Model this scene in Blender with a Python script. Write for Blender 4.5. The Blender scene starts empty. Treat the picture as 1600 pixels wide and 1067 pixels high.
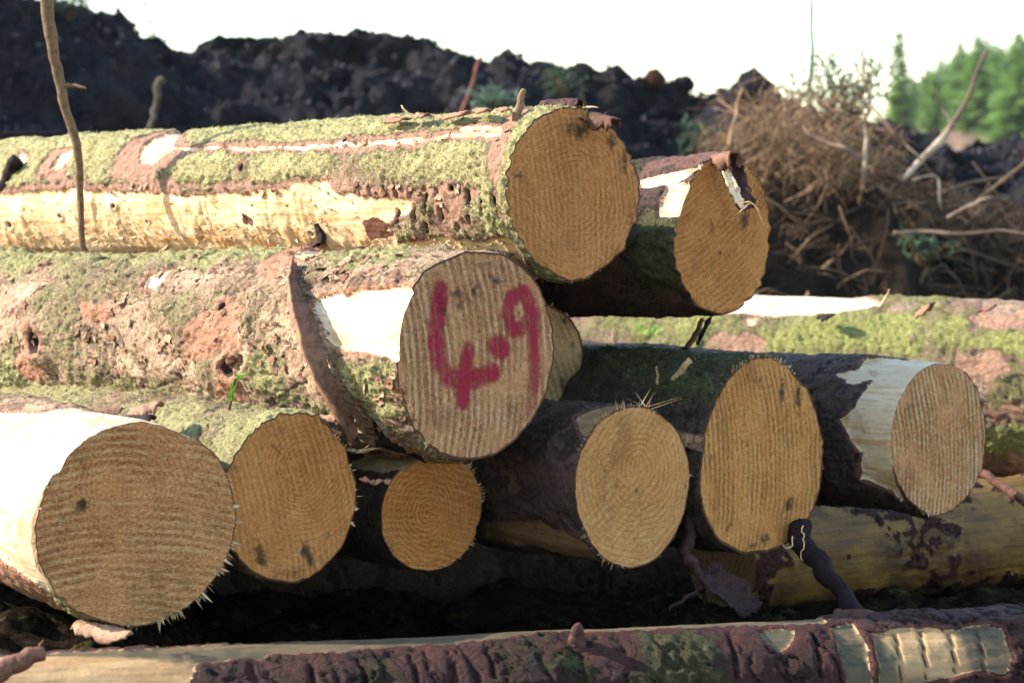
import bpy, math, random
import numpy as np
from mathutils import Vector, Matrix, Euler

# ------------------------------------------------------------------ camera, sky, sun, exposure
SC = bpy.context.scene
COL = SC.collection
W0, H0, FPX, HOR, CAMZ = 1600.0, 1067.0, 3600.0, 370.0, 0.9
cam_d = bpy.data.cameras.new('camera'); cam = bpy.data.objects.new('camera', cam_d); COL.objects.link(cam)
cam.location = (0, 0, CAMZ); cam.rotation_euler = (math.radians(90), 0, 0)
cam_d.sensor_width = 36; cam_d.lens = 36 * FPX / W0
cam_d.shift_y = (HOR - H0 / 2) / W0
cam_d.clip_start = .05; cam_d.clip_end = 3000
cam_d.dof.use_dof = True; cam_d.dof.focus_distance = 3.72; cam_d.dof.aperture_fstop = 6.0
SC.camera = cam

SUN_EL, SUN_BACK = 31.0, 8.0        # elevation; degrees the sun stands behind the picture plane, on the left
world = bpy.data.worlds.new('World'); SC.world = world; world.use_nodes = True
wn = world.node_tree; wn.nodes.clear()
wo = wn.nodes.new('ShaderNodeOutputWorld'); wb = wn.nodes.new('ShaderNodeBackground'); sk = wn.nodes.new('ShaderNodeTexSky')
sk.sky_type = 'NISHITA'; sk.sun_disc = False
sk.sun_elevation = math.radians(SUN_EL); sk.sun_rotation = math.radians(-(90 - SUN_BACK))
sk.air_density = 1.5; sk.dust_density = .4; sk.ozone_density = 2.2
wb.inputs['Strength'].default_value = 0.15
wn.links.new(sk.outputs[0], wb.inputs[0]); wn.links.new(wb.outputs[0], wo.inputs[0])
sun_d = bpy.data.lights.new('sun', 'SUN'); sun = bpy.data.objects.new('sun', sun_d); COL.objects.link(sun)
sun_d.energy = 4.3; sun_d.angle = math.radians(.55); sun_d.color = (1, .9, .78)
_e, _b = math.radians(SUN_EL), math.radians(SUN_BACK)
SUNV = Vector((-math.cos(_e) * math.cos(_b), math.cos(_e) * math.sin(_b), math.sin(_e)))
sun.rotation_euler = SUNV.to_track_quat('Z', 'Y').to_euler()
SC.view_settings.view_transform = 'Standard'; SC.view_settings.look = 'None'
SC.view_settings.exposure = 1.72; SC.view_settings.gamma = 1.0

# ------------------------------------------------------------------ numeric helpers
RNG = random.Random(7)
NR = np.random.RandomState(11)
def _hash(ix, iy, iz, seed):
    h = (ix * 374761393 + iy * 668265263 + iz * 2147483647 + seed * 974634777) & 0xffffffff
    h = ((h ^ (h >> 13)) * 1274126177) & 0xffffffff
    h = ((h ^ (h >> 16)) * 2246822519) & 0xffffffff
    return (h ^ (h >> 15)) & 0xffffffff
def vnoise(p, seed=0):                       # value noise -1..1
    p = np.asarray(p, float); i = np.floor(p).astype(np.int64); f = p - i
    f = f * f * f * (f * (f * 6 - 15) + 10); out = 0
    for dx in (0, 1):
        wx = f[..., 0] if dx else 1 - f[..., 0]
        for dy in (0, 1):
            wy = f[..., 1] if dy else 1 - f[..., 1]
            for dz in (0, 1):
                wz = f[..., 2] if dz else 1 - f[..., 2]
                out = out + wx * wy * wz * (_hash(i[..., 0] + dx, i[..., 1] + dy, i[..., 2] + dz, seed) / 2147483648.0 - 1)
    return out
def fbm(p, freq, octv=4, seed=0, gain=.5):
    p = np.asarray(p, float) * freq; a, s, o = 1., 0., 0
    for k in range(octv):
        o = o + a * vnoise(p, seed + k * 17); s += a; a *= gain; p = p * 2.03 + 7.1
    return o / s * 1.6
def worley(p, seed=0):                        # F1, F2-F1, cell value
    p = np.asarray(p, float); i = np.floor(p).astype(np.int64)
    f1 = np.full(p.shape[:-1], 9.); f2 = f1.copy(); cid = f1 * 0
    for dx in (-1, 0, 1):
        for dy in (-1, 0, 1):
            for dz in (-1, 0, 1):
                a, b, c = i[..., 0] + dx, i[..., 1] + dy, i[..., 2] + dz
                qx = a + _hash(a, b, c, seed) / 4294967296.
                qy = b + _hash(a, b, c, seed + 5) / 4294967296.
                qz = c + _hash(a, b, c, seed + 9) / 4294967296.
                d = np.sqrt((p[..., 0] - qx) ** 2 + (p[..., 1] - qy) ** 2 + (p[..., 2] - qz) ** 2)
                n = d < f1
                f2 = np.where(n, f1, np.minimum(f2, d)); f1 = np.where(n, d, f1)
                cid = np.where(n, _hash(a, b, c, seed + 13) / 4294967296., cid)
    return f1, f2 - f1, cid
def sstep(a, b, x):
    t = np.clip((x - a) / (b - a), 0, 1); return t * t * (3 - 2 * t)
def world_at(px, py, y):                      # picture point at distance y
    return Vector(((px - 800) / FPX * y, y, CAMZ - (py - HOR) / FPX * y))

# ------------------------------------------------------------------ object helpers
def obj_np(name, verts, faces, mat, parent=None, attrs=None, smooth=True):
    verts = np.asarray(verts, np.float32).reshape(-1, 3)
    me = bpy.data.meshes.new(name)
    k = faces.shape[1]; n = len(faces)
    me.vertices.add(len(verts)); me.vertices.foreach_set('co', verts.ravel())
    me.loops.add(n * k); me.loops.foreach_set('vertex_index', faces.astype(np.int32).ravel())
    me.polygons.add(n); me.polygons.foreach_set('loop_start', np.arange(0, n * k, k, dtype=np.int32))
    me.update(calc_edges=True)
    me.polygons.foreach_set('use_smooth', np.full(n, smooth))
    for an, av in (attrs or {}).items():
        at = me.attributes.new(an, 'FLOAT', 'POINT'); at.data.foreach_set('value', np.asarray(av, np.float32).ravel())
    me.materials.append(mat)
    me.validate()
    o = bpy.data.objects.new(name, me); COL.objects.link(o)
    if parent: o.parent = parent
    return o
def compact(verts, faces, attrs):
    used = np.unique(faces); m = np.full(len(verts), -1); m[used] = np.arange(len(used))
    return verts[used], m[faces], {k: v[used] for k, v in attrs.items()}
def tag(o, label, cat, group=None, kind=None):
    if label: o['label'] = label
    if cat: o['category'] = cat
    if group: o['group'] = group
    if kind: o['kind'] = kind
    return o
def empty(name, loc, rot=(0, 0, 0)):
    o = bpy.data.objects.new(name, None); COL.objects.link(o); o.location = loc; o.rotation_euler = rot
    o.empty_display_size = .05; return o
def grid_faces(nu, nv, wrap_v=False):
    i = np.arange(nu - 1)[:, None]; j = np.arange(nv if wrap_v else nv - 1)[None, :]
    j2 = (j + 1) % nv
    return np.stack([i * nv + j, i * nv + j2, (i + 1) * nv + j2, (i + 1) * nv + j], -1).reshape(-1, 4)

class Soup:                                   # gathers tubes and sheets of one object
    def __init__(s): s.v = []; s.f = []; s.r = []; s.n = 0
    def add(s, v, f, rnd):
        s.v.append(v); s.f.append(f + s.n); s.r.append(np.full(len(v), rnd) if np.isscalar(rnd) else rnd); s.n += len(v)
    def tube(s, pts, rad, sides=6, rnd=0., rough=0., seed=1):
        P = np.array(pts, float); n = len(P); R = np.interp(np.linspace(0, 1, n), np.linspace(0, 1, len(rad)), rad)
        T = np.gradient(P, axis=0); T /= np.linalg.norm(T, axis=1)[:, None] + 1e-9
        ref = np.array([0, 0, 1.]) if abs(T[:, 2]).mean() < .8 else np.array([1., 0, 0])
        A = np.cross(T, ref); A /= np.linalg.norm(A, axis=1)[:, None] + 1e-9; B = np.cross(T, A)
        th = np.arange(sides) * 2 * math.pi / sides
        V = P[:, None] + R[:, None, None] * (np.cos(th)[None, :, None] * A[:, None] + np.sin(th)[None, :, None] * B[:, None])
        if rough:
            V = V + (V - P[:, None]) * (rough * fbm(V, .45 / max(R.mean(), 1e-4), 3, seed))[..., None]
        V = V.reshape(-1, 3)
        F = grid_faces(n, sides, True)
        if not np.isscalar(rnd):
            rr = np.interp(np.linspace(0, 1, n), np.linspace(0, 1, len(rnd)), rnd); rnd = np.concatenate([np.repeat(rr, sides), rr[:1], rr[-1:]])
        V = np.vstack([V, P[:1], P[-1:]]); c0, c1 = n * sides, n * sides + 1
        j = np.arange(sides); j2 = (j + 1) % sides
        F0 = np.stack([np.full(sides, c0), j2, j, np.full(sides, c0)], -1)[:, :3]
        F0 = np.stack([F0[:, 0], F0[:, 1], F0[:, 2], F0[:, 2]], -1)
        e = (n - 1) * sides
        F1 = np.stack([np.full(sides, c1), e + j, e + j2, e + j2], -1)
        s.add(V, F, rnd); s.caps = getattr(s, 'caps', [])
        s.caps.append(np.vstack([F0[:, :3], F1[:, :3]]) + s.n - len(V))
    def spike(s, base, d, w, rnd=0.):         # thin splinter
        b = np.array(base, float); d = np.array(d, float)
        a = np.cross(d, [0.31, 0.77, .55]); a /= np.linalg.norm(a) + 1e-9; c = np.cross(d, a); c /= np.linalg.norm(c) + 1e-9
        V = np.array([b + a * w, b - a * w * .5 + c * w * .8, b - a * w * .5 - c * w * .8, b + d])
        s.caps = getattr(s, 'caps', []); s.v.append(V); s.r.append(np.full(4, rnd))
        s.caps.append(np.array([[0, 1, 3], [1, 2, 3], [2, 0, 3]]) + s.n); s.n += 4
    def build(s, name, mat, parent=None, smooth=True):
        V = np.vstack(s.v); R = np.concatenate(s.r)
        tri = []
        for f in s.f: tri += [f[:, [0, 1, 2]], f[:, [0, 2, 3]]]
        tri += getattr(s, 'caps', [])
        return obj_np(name, V, np.vstack(tri), mat, parent, {'rnd': R}, smooth)
def smooth_path(pts, n=24, jit=0., seed=0):
    P = np.array([list(p) for p in pts], float); t = np.linspace(0, 1, len(P)); u = np.linspace(0, 1, n)
    def cr(c):
        out = np.zeros(n)
        for k, x in enumerate(u):
            q = x * (len(P) - 1); i = min(int(q), len(P) - 2); f = q - i
            p0 = c[max(i - 1, 0)]; p1 = c[i]; p2 = c[i + 1]; p3 = c[min(i + 2, len(P) - 1)]
            out[k] = .5 * (2 * p1 + (p2 - p0) * f + (2 * p0 - 5 * p1 + 4 * p2 - p3) * f * f + (3 * p1 - p0 - 3 * p2 + p3) * f ** 3)
        return out
    Q = np.stack([cr(P[:, k]) for k in range(3)], -1)
    if jit:
        for k in range(3): Q[:, k] += jit * vnoise(np.stack([u * 9, u * 0 + k * 5.3, u * 0 + seed], -1), seed)
    return Q

# ------------------------------------------------------------------ materials
class NT:
    def __init__(s, name, rough=.8, spec=.2):
        s.m = bpy.data.materials.new(name); s.m.use_nodes = True; s.t = s.m.node_tree; s.t.nodes.clear()
        s.out = s.n('ShaderNodeOutputMaterial'); s.b = s.n('ShaderNodeBsdfPrincipled')
        s.b.inputs['Roughness'].default_value = rough; s.b.inputs['Specular IOR Level'].default_value = spec
        s.l(s.b.outputs[0], s.out.inputs[0])
    def n(s, ty, **kw):
        x = s.t.nodes.new(ty)
        for k, v in kw.items(): setattr(x, k, v)
        return x
    def l(s, a, b): s.t.links.new(a, b)
    def put(s, sock, v):
        if hasattr(v, 'is_output') or isinstance(v, bpy.types.NodeSocket): s.l(v, sock)
        elif isinstance(v, tuple) and len(v) == 3 and sock.type == 'RGBA': sock.default_value = (*v, 1)
        else: sock.default_value = v
    def attr(s, name): return s.n('ShaderNodeAttribute', attribute_name=name).outputs['Fac']
    def coords(s, offset=True):
        tc = s.n('ShaderNodeTexCoord').outputs['Object']
        if not offset: return tc
        oi = s.n('ShaderNodeObjectInfo').outputs['Random']
        m = s.math('MULTIPLY', oi, 37.0)
        v = s.n('ShaderNodeVectorMath', operation='ADD'); s.l(tc, v.inputs[0]); s.l(m, v.inputs[1]); return v.outputs[0]
    def map(s, v, scale=(1, 1, 1), rot=(0, 0, 0), loc=(0, 0, 0)):
        m = s.n('ShaderNodeMapping'); s.l(v, m.inputs[0]); m.inputs['Scale'].default_value = scale
        m.inputs['Rotation'].default_value = rot; m.inputs['Location'].default_value = loc; return m.outputs[0]
    def noise(s, v, scale, detail=4, rough=.6, dist=0.):
        x = s.n('ShaderNodeTexNoise'); s.l(v, x.inputs['Vector'])
        x.inputs['Scale'].default_value = scale; x.inputs['Detail'].default_value = detail
        x.inputs['Roughness'].default_value = rough; x.inputs['Distortion'].default_value = dist; return x.outputs['Fac']
    def voro(s, v, scale, feature='DISTANCE_TO_EDGE', out='Distance'):
        x = s.n('ShaderNodeTexVoronoi', feature=feature); s.l(v, x.inputs['Vector']); x.inputs['Scale'].default_value = scale
        return x.outputs[out]
    def math(s, op, a, b=0., c=0., clamp=False):
        x = s.n('ShaderNodeMath', operation=op, use_clamp=clamp)
        for k, v in enumerate((a, b, c)):
            s.put(x.inputs[k], v)
        return x.outputs[0]
    def ramp(s, v, a, b, lo=0., hi=1.):
        x = s.n('ShaderNodeMapRange', interpolation_type='SMOOTHSTEP'); s.put(x.inputs[0], v)
        for k, q in enumerate((a, b, lo, hi)): x.inputs[k + 1].default_value = q
        return x.outputs[0]
    def mix(s, f, a, b, mode='MIX'):
        x = s.n('ShaderNodeMix', data_type='RGBA', blend_type=mode)
        s.put(x.inputs[0], f); s.put(x.inputs[6], a); s.put(x.inputs[7], b); return x.outputs[2]
    def bump(s, h, dist, strength=1., prev=None):
        x = s.n('ShaderNodeBump'); s.put(x.inputs['Height'], h); x.inputs['Distance'].default_value = dist
        x.inputs['Strength'].default_value = strength
        if prev is not None: s.l(prev, x.inputs['Normal'])
        return x.outputs[0]
    def done(s, col, nrm=None, rough=None):
        s.put(s.b.inputs['Base Color'], col)
        if nrm is not None: s.l(nrm, s.b.inputs['Normal'])
        if rough is not None: s.put(s.b.inputs['Roughness'], rough)
        return s.m

def bark_mat(name, c1, c2, c3, moss1, moss2, gloss=.75, flake=38., bs=1., redc=(.43, .21, .12), spec=.25):
    """c1 main bark, c2 second, c3 deep colour; moss1/moss2 moss colours; attributes moss, red, stain"""
    t = NT(name, gloss, spec); v = t.coords()
    n1 = t.noise(t.map(v, (1, .55, 1)), 22, 6, .65); n2 = t.noise(v, 90, 5, .7); n3 = t.noise(v, 330, 4, .7)
    fl = t.voro(t.map(v, (1, .8, 1)), flake, 'F1', 'Color')
    flv = t.n('ShaderNodeSeparateColor'); t.l(fl, flv.inputs[0])
    tone = t.attr('tone')
    col = t.mix(t.ramp(t.math('ADD', t.math('MULTIPLY', n1, .6), t.math('MULTIPLY', tone, .4)), .36, .64), c1, c2)
    col = t.mix(t.math('MULTIPLY', t.ramp(tone, .62, .8), .8), col, c3)
    col = t.mix(t.math('MULTIPLY', flv.outputs[0], .3), col, c3)
    col = t.mix(t.ramp(tone, .22, .10, 0, .6), col, tuple(min(1, x * 1.45) for x in c1))
    col = t.mix(t.ramp(n2, .56, .72, 0, .75), col, tuple(min(1, x * 1.75 + .02 * (x > .1)) for x in c1))
    col = t.mix(t.ramp(n2, .44, .30, 0, .7), col, tuple(x * .4 for x in c3))
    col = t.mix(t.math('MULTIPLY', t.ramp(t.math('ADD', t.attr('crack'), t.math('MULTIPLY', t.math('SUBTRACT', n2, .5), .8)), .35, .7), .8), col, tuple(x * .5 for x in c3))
    col = t.mix(t.ramp(t.noise(t.map(v, (1, .7, 1), loc=(1, 2, 3)), 130, 6, .8), .54, .62, 0, .6), col, tuple(x * .55 for x in c2))
    # grey lichen film
    li = t.ramp(t.noise(v, 46, 5, .75), .54, .66, 0, .55)
    col = t.mix(li, col, tuple(x * .45 + y * .5 for x, y in zip(c1, moss2)))
    # inner red bark where scraped
    rd = t.ramp(t.math('ADD', t.attr('red'), t.math('MULTIPLY', t.math('SUBTRACT', n2, .5), .9)), .35, .6)
    col = t.mix(rd, col, t.mix(t.ramp(n2, .4, .6), redc, tuple(x * .7 for x in redc)))
    # moss
    n5 = t.noise(v, 210, 5, .85)
    ms = t.math('ADD', t.attr('moss'), t.math('MULTIPLY', t.math('SUBTRACT', n2, .5), 1.1))
    ms = t.math('ADD', ms, t.math('MULTIPLY', t.math('SUBTRACT', n5, .5), 2.2))
    msk = t.ramp(ms, .40, .66, 0, .93)
    mc = t.mix(t.ramp(n3, .38, .62), moss1, moss2)
    mc = t.mix(t.ramp(t.noise(v, 60, 3), .5, .7, 0, .6), mc, tuple(x * 1.35 + .03 for x in moss2))
    mc = t.mix(t.ramp(t.noise(v, 300, 4, .8), .55, .64, 0, .7), mc, tuple(x * .35 for x in moss1))
    col = t.mix(msk, col, mc)
    st = t.ramp(t.math('ADD', t.attr('stain'), t.math('MULTIPLY', t.math('SUBTRACT', n2, .5), .8)), .4, .7)
    col = t.mix(st, col, (.035, .018, .012))
    n4 = t.noise(v, 190, 5, .8)
    b = t.bump(n2, .005 * bs, .7); b = t.bump(t.math('ADD', t.math('MULTIPLY', n3, t.math('ADD', .4, msk)), t.math('MULTIPLY', n4, .6)), .006, 1., b)
    b = t.bump(t.ramp(t.voro(t.map(v, (1, .8, 1)), flake, 'DISTANCE_TO_EDGE'), 0, .12), .0015, .7, b)
    return t.done(col, b, t.math('ADD', gloss - .12, t.math('MULTIPLY', n2, .3)))

def wood_mat(name, c1, c2, c3, dirt=(.16, .07, .03), dirtamt=.5, fresh=0.):
    """bare wood of the side of a log, grain along local Y; attribute stain"""
    t = NT(name, .62, .3); v = t.coords()
    g = t.noise(t.map(v, (1, .05, 1)), 120, 5, .6, .3); g2 = t.noise(t.map(v, (1, .25, 1)), 26, 6, .65)
    n = t.noise(v, 9, 5, .6); n2 = t.noise(v, 75, 5, .7)
    col = t.mix(t.ramp(g2, .35, .65), c1, c2)
    col = t.mix(t.ramp(g, .50, .66, 0, .7), col, c3)
    col = t.mix(t.ramp(n, .50, .64, 0, .75), col, c3)
    blot = t.ramp(t.noise(t.map(v, (1, .6, 1), loc=(3, 1, 2)), 17, 6, .72), .57, .66, 0, dirtamt * .9); col = t.mix(blot, col, tuple(x * .45 for x in c3))
    sp = t.ramp(t.noise(t.map(v, (1, .6, 1)), 60, 6, .75), .60, .70, 0, dirtamt)
    col = t.mix(sp, col, dirt)
    col = t.mix(t.math('MULTIPLY', t.attr('red'), fresh), col, t.mix(t.ramp(g2, .35, .65), (.50, .32, .15), (.36, .20, .08)))
    st = t.ramp(t.math('ADD', t.attr('stain'), t.math('MULTIPLY', t.math('SUBTRACT', n2, .5), 1.1)), .35, .65)
    col = t.mix(st, col, (.10, .035, .018))
    b = t.bump(g, .002, .8); b = t.bump(n2, .0025, .6, b)
    return t.done(col, b)

def end_mat(name, base, dark, light, pith=(0, 0), saw=0., sawf=110., sawamt=.6, ringamt=.6, ringf=150., stain=(.03, .022, .018), rot=(.3, .1, .03), rotamt=.0, grit=.5, seed=0.):
    """sawn end: growth rings round the pith, saw ridges at an angle, dirt"""
    t = NT(name, .78, .18); v = t.coords(False)
    v2 = t.map(v, (1, .0, 1)); vs = t.map(v, loc=(seed, seed * .7, 0))
    # rings
    nd = t.noise(vs, 9, 3); nd2 = t.noise(vs, 34, 3)
    p = t.map(v2, loc=(-pith[0], 0, -pith[1]))
    ln = t.n('ShaderNodeVectorMath', operation='LENGTH'); t.l(p, ln.inputs[0])
    r = t.math('ADD', ln.outputs['Value'], t.math('MULTIPLY', t.math('SUBTRACT', nd, .5), .030))
    r = t.math('ADD', r, t.math('MULTIPLY', t.math('SUBTRACT', nd2, .5), .007))
    ph = t.math('MULTIPLY', r, ringf * 6.2832 / 1.)
    rg = t.math('SINE', ph)
    rn = t.noise(t.map(v2, (1, 1, 1)), 6, 2)
    wob = t.math('MULTIPLY', r, 1.0)
    cmb = t.n('ShaderNodeCombineXYZ'); t.l(wob, cmb.inputs[0]); cmb.inputs[1].default_value = seed
    vary = t.noise(cmb.outputs[0], ringf * .8, 3)
    rg = t.ramp(t.math('ADD', rg, t.math('MULTIPLY', t.math('SUBTRACT', vary, .5), 2.2)), -.2, 1.0)
    rfade = t.math('MULTIPLY', t.ramp(ln.outputs['Value'], .02, .14, 1., .4), t.ramp(t.noise(t.map(vs, loc=(5, 1, 2)), 15, 4, .7), .38, .60, .15, 1.))
    # saw ridges (slightly curved like a chain cut)
    sv = t.map(v2, rot=(0, saw, 0))
    sep = t.n('ShaderNodeSeparateXYZ'); t.l(sv, sep.inputs[0])
    sx = t.math('ADD', sep.outputs[0], t.math('MULTIPLY', t.math('POWER', t.math('ABSOLUTE', sep.outputs[2]), 2.), .9))
    sx = t.math('ADD', sx, t.math('MULTIPLY', t.math('SUBTRACT', nd, .5), .018))
    cs = t.n('ShaderNodeCombineXYZ'); t.l(sx, cs.inputs[0]); t.l(t.math('MULTIPLY', sep.outputs[2], .05), cs.inputs[1]); cs.inputs[2].default_value = seed
    s1 = t.noise(cs.outputs[0], sawf * 1.9, 3, .7)
    s2 = t.math('SINE', t.math('MULTIPLY', sx, sawf * 6.2832))
    sfine = t.n('ShaderNodeCombineXYZ'); t.l(t.math('MULTIPLY', sx, 1.), sfine.inputs[0]); t.l(t.math('MULTIPLY', sep.outputs[2], .3), sfine.inputs[1]); sfine.inputs[2].default_value = seed
    fib = t.noise(sfine.outputs[0], sawf * 5, 5, .8)
    am = t.ramp(t.noise(t.map(v2, loc=(seed + 3, 0, 1)), 13, 4, .65), .34, .62, .15, 1.)
    saws = t.math('ADD', t.math('MULTIPLY', t.ramp(t.math('ADD', s2, t.math('MULTIPLY', t.math('SUBTRACT', s1, .5), 5.5)), -1.3, 1.8), .55), t.math('MULTIPLY', t.ramp(fib, .35, .65), .45))
    saws = t.math('ADD', .45, t.math('MULTIPLY', t.math('SUBTRACT', saws, .45), am))
    gz = t.noise(vs, 260, 5, .8); gz2 = t.noise(vs, 95, 6, .8); big = t.noise(vs, 12, 5, .65)
    # colour: paler sapwood, warmer heart
    heart = t.ramp(t.math('ADD', r, t.math('MULTIPLY', big, .03)), .055, .10, .35, 0.)
    col = t.mix(heart, t.mix(t.ramp(big, .35, .68), base, t.mix(.6, base, dark)), tuple(x * y for x, y in zip(base, (.85, .72, .55))))
    fl = t.ramp(t.noise(t.map(sv, (1, 1, .25)), 300, 3, .8), .58, .66, 0, .75)
    col = t.mix(t.math('MULTIPLY', t.math('MULTIPLY', rg, rfade), ringamt), col, tuple(x * y for x, y in zip(dark, (.92, .74, .6))))
    col = t.mix(t.math('MULTIPLY', t.ramp(saws, .46, .74), sawamt), col, tuple(x * 1.15 for x in light))
    col = t.mix(t.math('MULTIPLY', t.ramp(saws, .44, .2), sawamt), col, tuple(x * y for x, y in zip(dark, (.66, .52, .42))))
    col = t.mix(t.ramp(gz, .54, .64, 0, grit * .9), col, tuple(x * y for x, y in zip(light, (1.08, 1.12, 1.16))))
    col = t.mix(t.ramp(gz, .465, .37, 0, grit), col, tuple(x * .45 for x in dark))
    col = t.mix(t.ramp(gz2, .56, .66, 0, .6), col, tuple(x * .6 for x in dark))
    col = t.mix(t.ramp(gz2, .45, .36, 0, .45), col, light)
    col = t.mix(fl, col, tuple(x * y for x, y in zip(light, (1.08, 1.14, 1.2))))
    ang = t.n('ShaderNodeMath', operation='ARCTAN2'); sp_ = t.n('ShaderNodeSeparateXYZ'); t.l(p, sp_.inputs[0]); t.l(sp_.outputs[2], ang.inputs[0]); t.l(sp_.outputs[0], ang.inputs[1])
    ca = t.n('ShaderNodeCombineXYZ'); t.l(t.math('MULTIPLY', ang.outputs[0], 3.2), ca.inputs[0]); t.l(t.math('MULTIPLY', ln.outputs['Value'], 5.), ca.inputs[1]); ca.inputs[2].default_value = seed * 3
    chk = t.math('MULTIPLY', t.ramp(t.math('ABSOLUTE', t.math('SUBTRACT', t.noise(ca.outputs[0], 1.6, 4, .6), .5)), 0., .006, 1., 0.), t.ramp(t.noise(t.map(vs, loc=(2, 7, 2)), 20, 2), .54, .62, 0, .75))
    col = t.mix(chk, col, tuple(x * .3 for x in dark))
    col = t.mix(t.ramp(t.noise(t.map(vs, loc=(9, 3, 2)), 7, 5, .7), .54, .68, 0, .45), col, tuple(x * .55 for x in dark))
    if rotamt:
        col = t.mix(t.math('MULTIPLY', t.ramp(t.noise(t.map(vs, (1, 1, .35)), 16, 4, .6), .50, .66), rotamt), col, rot)
    st = t.ramp(t.math('ADD', t.attr('stain'), t.math('MULTIPLY', t.math('SUBTRACT', gz2, .5), 2.0)), .18, 1.05, 0, .9)
    col = t.mix(st, col, stain)
    rim = t.ramp(t.math('ADD', t.attr('rim'), t.math('MULTIPLY', t.math('SUBTRACT', gz2, .5), .5)), .45, .6)
    col = t.mix(rim, col, t.mix(gz2, (.09, .035, .02), (.22, .10, .05)))
    h = t.math('ADD', t.math('MULTIPLY', saws, sawamt), t.math('MULTIPLY', rg, .25 * ringamt))
    b = t.bump(h, .0035, 1.); b = t.bump(t.math('ADD', t.math('MULTIPLY', gz, .7), t.math('MULTIPLY', gz2, .7)), .008, 1., b)
    return t.done(col, b)

def rnd_mat(name, cols, rough=.8, scale=60., bump=.002, spec=.2, stretch=1.):
    """per-piece colour from attribute rnd plus mottling"""
    t = NT(name, rough, spec); v = t.coords(False)
    cr = t.n('ShaderNodeValToRGB'); t.l(t.attr('rnd'), cr.inputs[0])
    e = cr.color_ramp.elements
    while len(e) < len(cols): e.new(.5)
    if len(cols) == 1: cols = cols * 2
    for k, c in enumerate(cols): e[k].position = k / max(1, len(cols) - 1); e[k].color = (*c, 1)
    n = t.noise(v, scale, 5, .7); n2 = t.noise(v, scale * 5, 3, .7)
    col = t.mix(t.ramp(n, .42, .64, 0, .75), cr.outputs[0], t.mix(1., cr.outputs[0], (.42, .36, .34), 'MULTIPLY'))
    col = t.mix(t.ramp(n2, .56, .7, 0, .4), col, t.mix(1., cr.outputs[0], (1.6, 1.5, 1.4), 'MULTIPLY'))
    return t.done(col, t.bump(t.math('ADD', n, t.math('MULTIPLY', n2, .4)), bump, .9))

def leaf_mat(name, cols, trans=.3):
    m = rnd_mat(name, cols, .55, 3., .001)
    nt = m.node_tree; b = next(n for n in nt.nodes if n.type == 'BSDF_PRINCIPLED'); out = next(n for n in nt.nodes if n.type == 'OUTPUT_MATERIAL')
    tr = nt.nodes.new('ShaderNodeBsdfTranslucent'); mx = nt.nodes.new('ShaderNodeMixShader'); mx.inputs[0].default_value = trans
    src = b.inputs['Base Color'].links[0].from_socket
    nt.links.new(src, tr.inputs[0]); nt.links.new(b.outputs[0], mx.inputs[1]); nt.links.new(tr.outputs[0], mx.inputs[2]); nt.links.new(mx.outputs[0], out.inputs[0])
    return m

def soil_mat(name, c1, c2, c3, scale=6.):
    t = NT(name, 1., .0); v = t.coords(False)
    n = t.noise(v, scale, 8, .7); n2 = t.noise(v, scale * 9, 6, .75); n3 = t.noise(v, scale * .35, 4)
    col = t.mix(t.ramp(n, .35, .62), c1, c2)
    col = t.mix(t.ramp(n3, .5, .7, 0, .6), col, c3)
    col = t.mix(t.ramp(n2, .58, .72, 0, .6), col, tuple(x * 1.7 for x in c3))
    col = t.mix(t.ramp(t.noise(v, scale * 4, 5, .8), .45, .34, 0, .8), col, tuple(x * .4 for x in c1))
    b = t.bump(n, .10, 1.); b = t.bump(n2, .05, 1., b)
    return t.done(col, b)

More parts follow.
